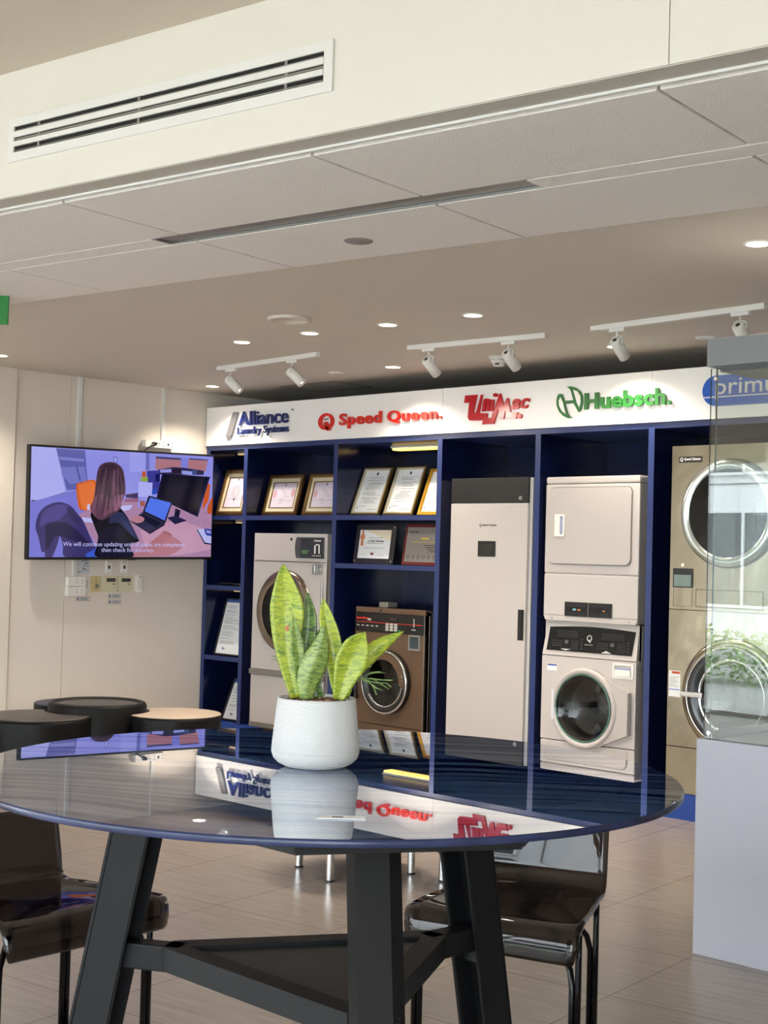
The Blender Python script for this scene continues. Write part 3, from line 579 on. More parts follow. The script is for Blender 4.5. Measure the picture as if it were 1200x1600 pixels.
# --- stacked white washer and dryer
x0, x1 = -5.727, -5.008
t = thing('stacked_dryer_unit', (-5.367, YM, 1.12), 'white dryer unit with square door, stacked on top of the white washer', 'tumble dryer')
mb = MB(); mb.box((x0+.002, YM+.008, 1.122), (x1-.002, YD-.04, 1.984), .006); mb.box((x0, YM, 1.986), (x1, YD-.04, 2.032), .012); mb.box((x0, YM, 1.418), (x1, YM+.03, 1.984), .008); mb.box((x0, YM, 1.150), (x1, YM+.03, 1.414), .008)
mb.prism([(x0, 1.150), (x1, 1.150), (x1-.012, 1.118), (x0+.02, 1.118)], YM+.001, YM+.03, 'y'); mb.build('cabinet', M_whitegoods, t)
mb = MB(); mb.prism(rrect(-5.690, 1.480, -5.062, 1.960, .035), YM-.012, YM-.001, 'y', bev=.004); dd = mb.build('door', M_door_white, t)
mb = MB(); frame_poly(mb, rrect(-5.695, 1.475, -5.057, 1.965, .038), rrect(-5.688, 1.482, -5.064, 1.958, .035), YM-.002, YM-.0008); mb.build('door_seal', M_kick, t)
mb = MB(); frame_poly(mb, rrect(-5.640, 1.652, -5.564, 1.792, .006), rrect(-5.628, 1.664, -5.574, 1.780, .005), YM-.018, YM-.0125); mb.prism(rrect(-5.630, 1.66, -5.60, 1.785, .005), YM-.017, YM-.0125, 'y'); mb.mi = 1; mb.box((-5.6, YM-.0135, 1.666), (-5.576, YM-.0125, 1.778)); mb.build('handle', [M_white, mat('recess_blue', (150, 158, 186), .5)], dd)
mb = MB(); mb.box((-5.556, YM-.004, 1.149), (-5.191, YM-.0005, 1.241), .001); pn = mb.build('control_panel', mat('panel_grey_edge', (92, 88, 84), .3), t)
def keyrows(mb, x0, x1, z0, z1, y, nx, nz, fill=.6):
    for i in range(nx):
        for j in range(nz):
            a = x0+(x1-x0)*(i+.5-fill/2)/nx; b = x0+(x1-x0)*(i+.5+fill/2)/nx; c = z0+(z1-z0)*(j+.5-fill/2)/nz; d = z0+(z1-z0)*(j+.5+fill/2)/nz
            frame_poly(mb, [(b, d), (a, d), (a, c), (b, c)], [(b-.0012, d-.0012), (a+.0012, d-.0012), (a+.0012, c+.0012), (b-.0012, c+.0012)], y-.0006, y-.0001)
mb = MB(); mb.box((-5.552, YM-.0052, 1.153), (-5.378, YM-.0042, 1.237)); mb.box((-5.368, YM-.0052, 1.153), (-5.195, YM-.0042, 1.237)); mb.mi = 1
for a in (-5.54, -5.36):
    keyrows(mb, a, a+.15, 1.210, 1.232, YM-.0053, 3, 1, .8); keyrows(mb, a, a+.15, 1.157, 1.178, YM-.0053, 2, 1, .8)
    for k in range(8): mb.box((a+.008+k*.018, YM-.0058, 1.219), (a+.014+k*.018, YM-.0053, 1.223)); mb.box((a+.008+k*.018, YM-.0058, 1.165), (a+.014+k*.018, YM-.0053, 1.169))
mb.mi = 2; mb.box((-5.49, YM-.0062, 1.187), (-5.465, YM-.0053, 1.199)); mb.mi = 3; mb.box((-5.455, YM-.0062, 1.187), (-5.43, YM-.0053, 1.197)); mb.box((-5.26, YM-.0062, 1.187), (-5.245, YM-.0053, 1.197)); mb.build('print', [M_blackgl, M_print, mat('lcd_blue', (120, 170, 200), .3), mat('lcd_orange', (200, 120, 70), .3)], pn)
for xx in (-5.657, -5.067):
    mb = MB(); mb.cyl((xx, YM-.004, 1.134), (xx, YM+.002, 1.134), .006, n=12); mb.build('screw', M_alu, t)
t = thing('stacked_washer_unit', (-5.367, YM, .151), 'white front loading washer with slanted black panel, beneath the stacked dryer', 'washing machine')
cx, cz, R = -5.386, .583, .212
mb = MB(); shell(mb, x0, x1, .151, 1.114, YM+.03, YD-.04); front_hole(mb, x0, x1, .366, .893, cx, cz, R-.01, YM, YM+.03)
mb.prism([(x0, .898), (x1, .898), (x1, 1.114), (x0+.022, 1.114)], YM+.028, YM+.05, 'y')
mb.raw([(x0, YM, .898), (x1, YM, .898), (x1-.004, YM+.03, 1.115), (x0+.02, YM+.03, 1.115), (x0, YM+.06, .898), (x1, YM+.06, .898), (x1-.004, YM+.06, 1.115), (x0+.02, YM+.06, 1.115)], [(0, 1, 2, 3), (0, 4, 5, 1), (1, 5, 6, 2), (3, 2, 6, 7), (0, 3, 7, 4)])
mb.box((x0, YM, .245), (x1, YM+.03, .360), .006); mb.box((x0+.005, YM+.01, .151), (x1-.005, YM+.03, .243), .004); mb.build('cabinet', M_whitegoods, t)
mb = MB(); mb.prism(rrect(x0+.05, .255, x1-.05, .352, .02), YM-.004, YM-.0005, 'y'); mb.build('service_panel', M_door_white, t)
lean = math.atan2(.03, .217); MP = Matrix.Translation((0, YM, .898)) @ Matrix.Rotation(-lean, 4, 'X')
mb = MB(MP); N_ = 14
top = [(-5.683+(-5.029+5.683)*i/N_, .178+.014*math.sin(PI*i/N_)) for i in range(N_+1)]
mb.prism([(-5.695, .030), (-5.043, .030)]+top[::-1], -.006, -.0005, 'y', bev=.002); pn = mb.build('control_panel', M_blackgl, t)
mb = MB(MP); mb.text('Speed Queen', -5.398, .075, .062, .008, -.0062, .0004, bold=.03); frame_poly(mb, circ(-5.367, .120, .020, .020, 20), circ(-5.367, .121, .013, .014, 20), -.0068, -.0062); mb.box((-5.368, -.0068, .094), (-5.354, -.0062, .112)); mb.mi = 1
for a in (-5.655, -5.305):
    keyrows(mb, a+.03, a+.2, .115, .150, -.0063, 6, 2, .7); keyrows(mb, a, a+.085, .055, .10, -.0063, 5, 3, .5); keyrows(mb, a+.15, a+.21, .045, .10, -.0063, 2, 3, .75)
    mb.box((a+.1, -.0068, .078), (a+.128, -.0063, .1)); mb.box((a+.03, -.0068, .155), (a+.19, -.0063, .1565))
    for k in range(4): mb.box((a+.228, -.0068, .05+k*.018), (a+.236, -.0063, .058+k*.018))
mb.mi = 2; mb.raw([(-5.585, -.0068, .044), (-5.50, -.0068, .044), (-5.545, -.0068, .034)], [(0, 1, 2)]); mb.raw([(-5.27, -.0068, .034), (-5.19, -.0068, .034), (-5.232, -.0068, .05)], [(0, 1, 2)])
mb.build('print', [mat('key_grey', (170, 168, 164)), M_print, mat('arrow_grey', (190, 188, 186), .5)], pn)
mb = MB(); lat([(R, .022), (R+.012, .034), (R+.03, .036), (R+.038, .024), (R+.042, 0), (R, 0)], cx+.006, cz, YM, mb)
mb.prism([(-5.25, cz+.215), (-5.055, .712), (-5.038, .706), (-5.038, .452), (-5.055, .445), (-5.28, cz-.235)]+[(cx+(R+.03)*math.cos(a), cz+(R+.03)*math.sin(a)) for a in [math.radians(d) for d in (-60, -30, 0, 30, 58)]], YM-.024, YM-.002, 'y', bev=.003); dr = mb.build('door', M_door_white, t)
mb = MB(); mb.box((-5.046, YM-.028, .449), (-5.034, YM-.0245, .709)); mb.mi = 1
for k in range(26): mb.box((-5.046, YM-.03, .452+k*.0098), (-5.034, YM-.028, .457+k*.0098))
mb.build('hinge', [M_alu, M_black], dr)
mb = MB(); mb.box((cx-.235, YM-.037, cz-.09), (cx-.212, YM-.028, cz+.10), .004); mb.build('door_grip', mat('grip_grey', (205, 205, 210), .3), dr)
mb = MB(); lat([(R+.002, .024), (R-.006, .030), (R-.010, .018)], cx, cz, YM, mb); mb.build('glass_rim', mat('rim_green', (70, 110, 96), .2), t)
mb = MB(); lat([(.0001, -.03), (R*.45, -.022), (R*.75, .0), (R-.008, .022)], cx, cz, YM, mb); mb.build('door_glass', M_doorglass, t)
mb = MB(); lat([(R-.008, .0), (R-.008, -.07), (R-.045, -.09), (R-.045, -.34), (.0001, -.36)], cx, cz, YM, mb)
for k in range(3):
    mb.box((-.022, -.16, .115), (.022, .10, .17), .01, M=Matrix.Translation((cx, YM+.2, cz)) @ Matrix.Rotation(k*2.1+.5, 4, 'Y'))
mb.build('drum', M_drum, t)
mb = MB(); lat([(R-.006, -.01), (R-.03, -.02), (R-.045, -.06), (R-.045, -.085)], cx, cz, YM, mb); mb.build('door_gasket', M_black, t)
mb = MB(); frame_poly(mb, rrect(-5.178, .787, -5.024, .880, .008), rrect(-5.165, .80, -5.04, .868, .006), YM-.006, YM-.0005); mb.prism(rrect(-5.16, .80, -5.045, .840, .006), YM-.010, YM-.0005, 'y', bev=.002); mb.mi = 1; mb.box((-5.155, YM-.0045, .84), (-5.05, YM-.001, .852)); mb.build('detergent_drawer', [M_white, mat('recess_blue', (150, 158, 186))], t)
mb = MB(); mb.box((-5.683, YM-.001, .80), (-5.607, YM-.0003, .838)); mb.mi = 1; mb.box((-5.680, YM-.0016, .83), (-5.662, YM-.001, .838)); mb.box((-5.628, YM-.0016, .83), (-5.61, YM-.001, .838)); mb.mi = 2; mb.box((-5.66, YM-.0016, .829), (-5.63, YM-.001, .838)); mb.build('sticker', [M_paper, M_lnavy, M_lblue], t)

# --- stainless stacked machines at right
x0, x1, zm = -4.783, -3.975, 1.228
t = thing('stacked_tumbler_unit', (-4.43, YM, zm), 'stainless steel tumbler with huge round glass door, upper of the right-hand stack', 'tumble dryer')
cx, cz, R = -4.385, 1.797, .30
mb = MB(); shell(mb, x0, x1, zm+.002, 2.198, YM+.014, YD-.04); front_hole(mb, x0, x1, zm+.002, 2.198, cx, cz, R-.015, YM, YM+.014); mb.build('cabinet', M_steel, t)
mb = MB(); lat([(R-.045, .03), (R-.02, .044), (R+.004, .036), (R+.018, .018), (R+.018, 0), (R-.02, 0)], cx, cz, YM, mb); mb.build('door_ring', mat('ring_light', (205, 214, 210), .18, .9), t)
mb = MB(); lat([(.0001, .034), (R*.5, .036), (R-.042, .031)], cx, cz, YM, mb); mb.build('door_glass', M_doorglass, t)
mb = MB(); lat([(R-.02, 0), (R-.03, -.10), (R-.06, -.12), (R-.06, -.36), (.0001, -.38)], cx, cz, YM, mb); mb.build('drum', mat('drum_dark', (26, 26, 28)), t)
mb = MB(); mb.box((-4.735, YM-.003, 2.098), (-4.578, YM-.0004, 2.134)); mb.mi = 1; sqlogo(mb, -4.726, 2.108, .14, YM-.003, .018); mb.build('name_plate', [M_black, M_white], t, label='black plate reading Speed Queen')
mb = MB(); mb.box((-4.757, YM-.008, 1.358), (-4.625, YM-.0004, 1.472), .002); mb.mi = 1; mb.box((-4.748, YM-.0088, 1.365), (-4.632, YM-.0078, 1.434)); mb.build('display', [M_black, mat('lcd_glass', (116, 134, 130), .1)], t)
mb = MB(); mb.cyl((-4.693, YM-.005, 1.491), (-4.693, YM, 1.491), .011, n=16); mb.build('button', M_white, t)
mb = MB(); frame_poly(mb, rrect(-4.603, 1.247, -4.16, 1.354, .008), rrect(-4.598, 1.252, -4.165, 1.349, .006), YM-.002, YM-.0004); mb.box((-4.756, YM-.002, 1.247), (-4.626, YM-.0004, 1.249)); mb.box((-4.756, YM-.002, 1.247), (-4.754, YM-.0004, 1.35)); mb.box((-4.628, YM-.002, 1.247), (-4.626, YM-.0004, 1.35)); mb.build('lint_panel', mat('steel_edge', (120, 112, 98), .3, 1.), t)
t = thing('stacked_extractor_unit', (-4.43, YM, .151), 'stainless steel machine with round porthole door, lower of the right-hand stack', 'washing machine')
cx, cz, R = -4.345, .742, .325
mb = MB(); shell(mb, x0, x1, .151, zm-.002, YM+.014, YD-.04); front_hole(mb, x0, x1, .424, zm-.002, cx, cz, R-.055, YM, YM+.014); mb.box((x0, YM, .153), (x1, YM+.014, .419)); mb.build('cabinet', M_steel, t)
mb = MB(); lat([(R-.06, .012), (R-.03, .020), (R, .014), (R+.012, 0), (R-.06, 0)], cx, cz, YM, mb); mb.build('door_bezel', M_steel, t)
mb = MB(); lat([(R-.115, .03), (R-.08, .050), (R-.045, .042), (R-.03, .014)], cx, cz, YM, mb); mb.build('door_ring', mat('ring_darkgrey', (70, 72, 74), .2, .6), t)
mb = MB(); lat([(R-.122, .03), (R-.112, .040), (R-.105, .032)], cx+.01, cz, YM, mb); lat([(R-.046, .040), (R-.040, .045), (R-.034, .036)], cx, cz, YM, mb); mb.build('chrome_trim', M_chrome, t)
mb = MB(); lat([(.0001, -.01), (R*.3, -.004), (R-.118, .03)], cx, cz, YM, mb); mb.build('door_glass', M_doorglass, t)
mb = MB(); lat([(R-.06, 0), (R-.06, -.08), (R-.09, -.10), (R-.09, -.36), (.0001, -.38)], cx, cz, YM, mb); mb.build('drum', M_drum, t)
mb = MB(); mb.box((-4.652, YM-.07, .725), (-4.505, YM-.05, .758), .004); mb.box((-4.52, YM-.05, .73), (-4.508, YM-.03, .752)); mb.box((-4.65, YM-.05, .728), (-4.63, YM-.001, .755)); mb.build('door_handle', M_chrome, t)
mb = MB(); mb.box((-4.774, YM-.001, .712), (-4.695, YM-.0002, .866)); mb.mi = 1; mb.box((-4.754, YM-.0014, .848), (-4.699, YM-.001, .862)); mb.mi = 2; mb.box((-4.772, YM-.0014, .752), (-4.70, YM-.001, .757)); mb.mi = 3
for k in range(7): mb.box((-4.768, YM-.0014, .772+k*.009), (-4.708-.01*(k % 3), YM-.001, .774+k*.009))
mb.build('sticker', [M_paper, mat('sticker_red', (180, 70, 40), .5), M_lblue, M_print], t)

# ------------------------------------------------------------------ framed certificates and plaques
M_gold = mat('frame_gold', (138, 110, 62), .3, .75, bump=(70, .4)); M_gold2 = mat('frame_bright_gold', (226, 172, 60), .28, .8, bump=(70, .4)); M_fbrown = mat('frame_brown', (74, 46, 26), .35, .2); M_silv = mat('frame_champagne', (214, 204, 178), .35, .5, bump=(120, .8))
M_cream = mat('mount_cream', (206, 196, 168), .6); M_pp = mat('paper_lilac', (206, 196, 210), .6)
def cert(x0, w, h, y, z, lean, style, lab, seed=1):
    rnd = random.Random(seed); M = Matrix.Translation((x0, y, z)) @ Matrix.Rotation(-math.radians(lean), 4, 'X'); 
    t = thing('framed_certificate', (x0+w/2, y, z), lab, 'framed certificate', 'framed certificates on the shelves')
    fr = {'gold': (M_gold, M_silv, .022), 'bright': (M_gold2, M_gold2, .022), 'brown': (M_fbrown, M_gold, .030), 'thin': (M_black, M_black, .010)}[style]
    b = fr[2]; mb = MB(M)
    R = lambda i: [(w-i, h-i), (i, h-i), (i, i), (w-i, i)]
    frame_poly(mb, R(0), R(b*.55), -.018, 0); mb.mi = 1; frame_poly(mb, R(b*.5), R(b), -.022, 0)
    mb.mi = 0; mb.box((.004, -.002, .004), (w-.004, .006, h-.004)); mb.build('frame', [fr[0], fr[1]], t)
    m = b
    if style == 'brown':
        m = b+.032; mb = MB(M); frame_poly(mb, R(b), R(m), -.010, -.003); mb.mi = 1; frame_poly(mb, R(m-.002), R(m+.005), -.012, -.003); mb.build('mount', [M_cream, M_gold], t)
    mb = MB(M); mb.box((m, -.005, m), (w-m, -.003, h-m)); mb.mi = 1; iw = w-2*m; ih = h-2*m; y_ = -.0056
    if style in ('gold', 'bright'):
        mb.prism(circ(w/2, h-m-ih*.075, .011, .013, 14), y_, -.005, 'y')
        mb.mi = 2; zz = h-m-ih*.17
        while zz > m+ih*.22:
            a = w/2-iw*rnd.uniform(.12, .38); mb.box((a, y_, zz), (w/2+iw*rnd.uniform(.12, .38), -.005, zz+.0022)); zz -= rnd.choice((.009, .012, .02))
        mb.box((m+iw*.5, y_, m+ih*.07), (w-m-iw*.12, -.005, m+ih*.078)); mb.box((m+iw*.1, y_, m+ih*.15), (m+iw*.4, -.005, m+ih*.157))
        mb.box((m+.015, y_, m+ih*.1), (m+.024, -.005, m+ih*.135))
    elif style == 'brown':
        mb.prism([(w/2-.01, h-m-.012), (w/2+.01, h-m-.012), (w/2, h-m-.035)], y_, -.005, 'y'); mb.mi = 3
        if seed == 3:
            mb.mi = 2
            for r_ in (.050, .036, .022): frame_poly(mb, circ(w/2, m+ih*.52, r_, r_*1.1, 24), circ(w/2, m+ih*.52, r_-.0025, r_*1.1-.0025, 24), y_, -.005)
            mb.prism([(w/2-.016, m+ih*.30), (w/2+.016, m+ih*.30), (w/2, m+ih*.22)], y_, -.005, 'y')
        else: mb.prism(circ(m+iw*.12, m+ih*.55, .02, .035, 16), y_, -.005, 'y'); mb.prism(circ(w-m-iw*.14, m+ih*.6, .02, .038, 16), y_, -.005, 'y'); mb.mi = 2
        for k in range(7 if seed != 3 else 0): a = m+iw*rnd.uniform(.3, .5); mb.box((a, y_, m+ih*(.18+.09*k)), (a+iw*rnd.uniform(.12, .3), -.005, m+ih*(.18+.09*k)+.002))
        mb.box((m+iw*.05, y_, m+ih*.30), (w-m-iw*.1, -.005, m+ih*.30+.0015))
    elif style == 'thin':
        mb.mi = 4; mb.box((m, y_, h-m-.026), (w-m, -.005, h-m)); mb.mi = 2; zz = h-m-.06
        while zz > m+.07: mb.box((m+.02, y_, zz), (m+.02+iw*rnd.uniform(.3, .8), -.005, zz+.002)); zz -= rnd.choice((.009, .012, .024))
        mb.mi = 1; mb.box((m+.07, y_, m+.035), (m+.083, -.005, m+.055)); mb.box((m+.088, y_, m+.035), (m+.1, -.005, m+.05))
    mb.build('certificate', [M_pp if style == 'brown' else M_paper, mat('seal_blue', (66, 76, 110), .6), M_print, mat('seal_rose', (196, 150, 160), .6), mat('header_blue', (60, 90, 150), .6)], t)
    return t
g1 = cert(-9.128, .345, .385, 7.385, 1.787, 16, 'brown', 'brown and gold framed certificate with round crest, on top shelf of narrow left bay', 3)
cert(-8.665, .405, .335, 7.475, 1.787, 15, 'brown', 'left of the two brown framed lilac certificates above the white dryer', 4)
cert(-8.195, .405, .335, 7.475, 1.787, 15, 'brown', 'right of the two brown framed lilac certificates, cut by shelf upright', 4)
cert(-7.655, .295, .385, 7.47, 1.789, 22, 'gold', 'leftmost tall gold framed certificate in third bay top shelf', 5)
cert(-7.318, .295, .385, 7.47, 1.789, 22, 'gold', 'middle tall gold framed certificate in third bay, between two others', 6)
cert(-6.965, .275, .36, 7.46, 1.789, 22, 'bright', 'bright yellow gold framed certificate, rightmost in third bay', 7)
cert(-9.10, .33, .47, 7.385, .667, 15, 'thin', 'thin black framed document on the third shelf of the narrow bay', 8)
cert(-9.0, .255, .35, 7.40, .151, 22, 'thin', 'thin black framed document at the bottom of the narrow bay', 9)
# crest drawing on the first certificate belongs to its paper
M = Matrix.Translation((-7.565, 7.42, 1.436)) @ Matrix.Rotation(-math.radians(8), 4, 'X')
t = thing('award_plaque', (-7.36, 7.42, 1.436), 'black award plaque with white certificate and orange rosette, third bay second shelf', 'plaque')
mb = MB(M); mb.prism(rrect(0, 0, .41, .288, .012), -.012, 0, 'y', bev=.002); mb.build('backboard', mat('plaque_black', (34, 34, 34), .2), t)
mb = MB(M)
for a, b in ((.02, .02), (.39, .02), (.02, .268), (.39, .268)): mb.cyl((a, -.016, b), (a, -.012, b), .005, n=12)
mb.build('screw', M_chrome, t)
mb = MB(M); mb.box((.045, -.014, .04), (.362, -.0122, .248)); mb.mi = 1; mb.text('(THAILAND) CO., LTD.', .12, .145, .175, .010, -.0142, .0004, bold=.02)
for a, b, c, d in ((.14, .19, .205, .1925), (.215, .19, .285, .1925), (.15, .178, .27, .1795), (.135, .162, .15, .170), (.158, .162, .205, .170), (.212, .162, .30, .170)): mb.box((a, -.0147, b), (c, -.0142, d))
mb.box((.10, -.0147, .118), (.30, -.0142, .1195)); mb.box((.095, -.0147, .112), (.31, -.0142, .1132)); mb.box((.08, -.0147, .068), (.13, -.0142, .0695)); mb.box((.25, -.0147, .064), (.31, -.0142, .0655))
mb.mi = 2; mb.prism(circ(.075, .196, .026, .020, 20), -.0150, -.0142, 'y'); mb.prism([(.062, .18), (.088, .18), (.092, .125), (.078, .135), (.062, .125)], -.0148, -.0142, 'y'); mb.box((.066, -.0148, .214), (.086, -.0142, .246)); mb.mi = 3; mb.box((.175, -.0148, .064), (.206, -.0142, .082)); mb.mi = 4; mb.prism([(.1, .248), (.362, .248), (.362, .17), (.25, .20)], -.0143, -.0141, 'y')
mb.build('certificate', [M_paper, M_print, mat('rosette', (196, 120, 84), .5), mat('stamp_red', (120, 50, 50), .5), mat('paper_beige', (222, 208, 184), .6)], t)
M = Matrix.Translation((-7.065, 7.42, 1.436)) @ Matrix.Rotation(-math.radians(9), 4, 'X')
t = thing('award_plaque', (-6.86, 7.42, 1.436), 'dark red award plaque with grey metal plate reading intertek, third bay second shelf', 'plaque')
mb = MB(M); mb.prism(rrect(0, 0, .39, .292, .004), -.016, 0, 'y', bev=.002); mb.build('backboard', mat('plaque_red', (92, 14, 16), .2), t)
mb = MB(M); mb.box((.022, -.018, .022), (.37, -.0162, .27)); mb.mi = 1; mb.text('intertek', .04, .230, .09, .018, -.0182, .0004, bold=.02); mb.mi = 2; mb.box((.16, -.0187, .184), (.235, -.0182, .196)); mb.text('Alliance Laundry (Thailand)', .07, .158, .24, .012, -.0182, .0004, bold=.01); mb.mi = 1
for k in range(4): mb.box((.19+.02*k, -.0187, .138-k*.014), (.33, -.0182, .143-k*.014))
for k in range(6): frame_poly(mb, circ(.055+k*.05, .058, .014, .013, 16), circ(.055+k*.05, .058, .010, .009, 16), -.0187, -.0182); mb.box((.045+k*.05, -.0187, .034), (.067+k*.05, -.0182, .036))
mb.build('metal_plate', [mat('plate_grey', (140, 134, 130), .35, .4), M_print2, mat('plate_gold', (216, 180, 60), .4)], t)
# small cable lying on the second narrow shelf
mb = MB(); mb.tube([(-9.10, 7.40, 1.236), (-9.02, 7.42, 1.240), (-8.96, 7.39, 1.244), (-8.90, 7.42, 1.238), (-8.82, 7.40, 1.236)], .008, 8); tag(mb.build('cable', M_black), 'short black cable lying on the second shelf of the narrow bay', 'cable')

# ------------------------------------------------------------------ television
TVW, TVH = 1.642, .832
MT = Matrix.Translation((-9.02, 6.415, 1.832)) @ Matrix.Rotation(math.radians(90-2.2), 4, 'Z') @ Matrix.Rotation(math.radians(-1.15), 4, 'Y') @ Matrix.Rotation(math.radians(1.0), 4, 'X')
t = thing('television', (-9.02, 6.415, 1.41), 'large wall-mounted television showing a woman at an office desk with a laptop', 'television')
mb = MB(MT); mb.box((-TVW/2, 0, -TVH/2), (TVW/2, .045, TVH/2), .004); mb.box((-.5, .045, -.30), (.5, .07, .22), .01); mb.build('housing', M_black, t)
mb = MB(MT); mb.box((-.25, .07, -.15), (.25, .145, .15)); mb.build('wall_bracket', M_black, t)
bz = .013; sx0, sx1, sz0, sz1 = -TVW/2+bz, TVW/2-bz, -TVH/2+.018, TVH/2-bz
def emm(c): return mat('screen_%d_%d_%d' % c, (0, 0, 0), .12, emit=c, es=SCR)
SCR = .9
def tvp(x, y):
    u = (x-(160-5*(y-122)/578))/932; tp = 122+41*u; v = (700-y)/(700-tp); return (sx0+(sx1-sx0)*u, sz0+(sz1-sz0)*v)
pic = []  # (colour, polygon in picture coordinates)
def smooth(pts, k=6):
    n = len(pts); r = []
    for i in range(n):
        a, b, c, e = pts[i-1], pts[i], pts[(i+1) % n], pts[(i+2) % n]
        for j in range(k):
            f = j/k; r.append(tuple(.5*((2*b[d])+(c[d]-a[d])*f+(2*a[d]-5*b[d]+4*c[d]-e[d])*f*f+(-a[d]+3*b[d]-3*c[d]+e[d])*f**3) for d in (0, 1)))
    return r
def PS(c, *pts): P(c, *smooth(pts))
def P(c, *pts): pic.append((c, [tvp(min(max(x, 156), 1092), min(max(y, 124+41*(x-160)/932), 699)) for x, y in pts]))
P((146, 146, 232), (160, 122), (1093, 163), (1087, 700), (155, 700))
P((176, 178, 246), (160, 122), (275, 130), (325, 365), (190, 412), (160, 405)); P((40, 40, 66), (165, 402), (190, 404), (322, 360), (326, 368), (190, 413), (163, 409))
P((96, 98, 172), (275, 132), (415, 140), (430, 300), (400, 345), (330, 350)); P((130, 132, 205), (290, 175), (410, 185), (412, 200), (295, 192)); P((120, 122, 198), (300, 230), (415, 225), (425, 300), (345, 320), (305, 270))
P((84, 84, 158), (370, 220), (378, 222), (398, 300), (390, 302))
P((122, 122, 214), (160, 412), (330, 360), (400, 345), (420, 450), (460, 520), (450, 700), (155, 700))
P((158, 160, 240), (640, 145), (725, 148), (725, 250), (640, 250)); P((110, 112, 190), (724, 150), (742, 150), (745, 240), (724, 240)); P((110, 110, 186), (556, 170), (576, 172), (577, 206), (558, 204)); P((164, 166, 242), (560, 175), (572, 176), (573, 200), (562, 199))
P((176, 120, 132), (777, 168), (912, 175), (912, 238), (775, 236)); P((70, 70, 120), (777, 166), (912, 174), (912, 184), (777, 178)); P((176, 120, 128), (955, 178), (1062, 182), (1050, 245), (948, 225)); P((70, 70, 120), (957, 174), (1062, 180), (1062, 186), (957, 181))
P((130, 130, 220), (912, 172), (955, 176), (948, 232), (912, 236)); P((50, 44, 80), (790, 236), (870, 222), (940, 226), (1040, 240), (1040, 262), (800, 262)); P((150, 150, 226), (800, 236), (860, 232), (862, 250), (802, 252)); P((44, 30, 50), (868, 230), (912, 228), (912, 254), (866, 254)); P((150, 160, 232), (918, 240), (975, 244), (975, 262), (918, 258))
P((64, 80, 130), (975, 236), (1005, 238), (998, 262), (975, 262))
P((172, 132, 168), (380, 478), (460, 440), (620, 400), (700, 380), (1088, 440), (1087, 700), (640, 700), (480, 640)); P((196, 150, 178), (700, 560), (900, 500), (1087, 560), (1087, 660), (900, 690), (740, 690)); PS((180, 118, 132), (800, 600), (870, 590), (930, 640), (850, 690), (700, 696), (660, 690))
PS((212, 96, 38), (375, 325), (395, 310), (468, 298), (470, 400), (450, 450), (400, 452), (384, 420)); PS((230, 118, 60), (385, 330), (400, 318), (462, 308), (462, 400), (440, 440), (405, 440))
P((208, 92, 44), (1058, 305), (1078, 312), (1070, 400), (1045, 438), (1032, 438)); P((196, 84, 40), (1085, 385), (1092, 380), (1090, 470), (1064, 468), (1064, 430))
P((200, 84, 40), (706, 248), (724, 245), (726, 275), (706, 276)); P((60, 60, 150), (730, 244), (800, 240), (802, 360), (760, 366), (735, 330)); P((150, 170, 60), (700, 278), (735, 276), (737, 300), (700, 300)); P((176, 178, 248), (688, 302), (762, 306), (757, 400), (686, 402)); P((150, 150, 236), (686, 380), (757, 384), (742, 440), (684, 432)); P((40, 80, 190), (762, 340), (785, 336), (782, 366), (760, 368)); P((24, 24, 90), (776, 262), (800, 256), (798, 300), (776, 300))
P((66, 50, 90), (620, 370), (686, 360), (686, 390), (626, 386)); P((150, 96, 130), (618, 392), (690, 388), (690, 408), (618, 410)); P((190, 190, 244), (596, 430), (660, 424), (645, 450), (600, 458)); P((170, 90, 80), (696, 402), (724, 404), (722, 432), (698, 430)); P((200, 200, 250), (430, 424), (442, 420), (444, 452), (430, 452)); P((190, 190, 246), (404, 490), (462, 496), (462, 520), (408, 514))
P((26, 24, 52), (812, 256), (1076, 272), (1008, 486), (784, 384)); P((14, 14, 34), (820, 264), (1064, 280), (1000, 474), (796, 382)); P((20, 20, 44), (886, 440), (914, 452), (906, 492), (880, 484)); P((36, 34, 70), (842, 490), (890, 480), (950, 506), (885, 526)); P((34, 34, 76), (1066, 275), (1076, 272), (1010, 486), (1003, 478))
P((30, 28, 50), (742, 374), (870, 408), (832, 520), (712, 462)); P((84, 120, 240), (750, 384), (862, 412), (828, 506), (722, 456)); P((46, 44, 78), (712, 462), (832, 520), (750, 576), (650, 506)); P((24, 24, 48), (716, 472), (815, 520), (785, 544), (690, 490)); P((20, 20, 40), (650, 506), (750, 570), (830, 522), (830, 530), (752, 578), (650, 512))
PS((186, 128, 142), (650, 500), (680, 480), (716, 490), (718, 508), (690, 520), (660, 512)); PS((176, 112, 122), (735, 640), (800, 585), (830, 560), (866, 578), (864, 600), (830, 615), (760, 672), (700, 690)); PS((150, 90, 100), (828, 566), (868, 580), (866, 586), (826, 574))
P((186, 186, 240), (1008, 548), (1088, 556), (1088, 628), (1050, 626), (1010, 570)); P((20, 24, 60), (1006, 556), (1050, 630), (1088, 634), (1088, 628), (1052, 622), (1010, 552)); P((40, 60, 150), (1048, 548), (1088, 552), (1088, 588), (1060, 584), (1050, 566)); P((150, 150, 220), (1056, 556), (1086, 560), (1086, 576), (1062, 572))
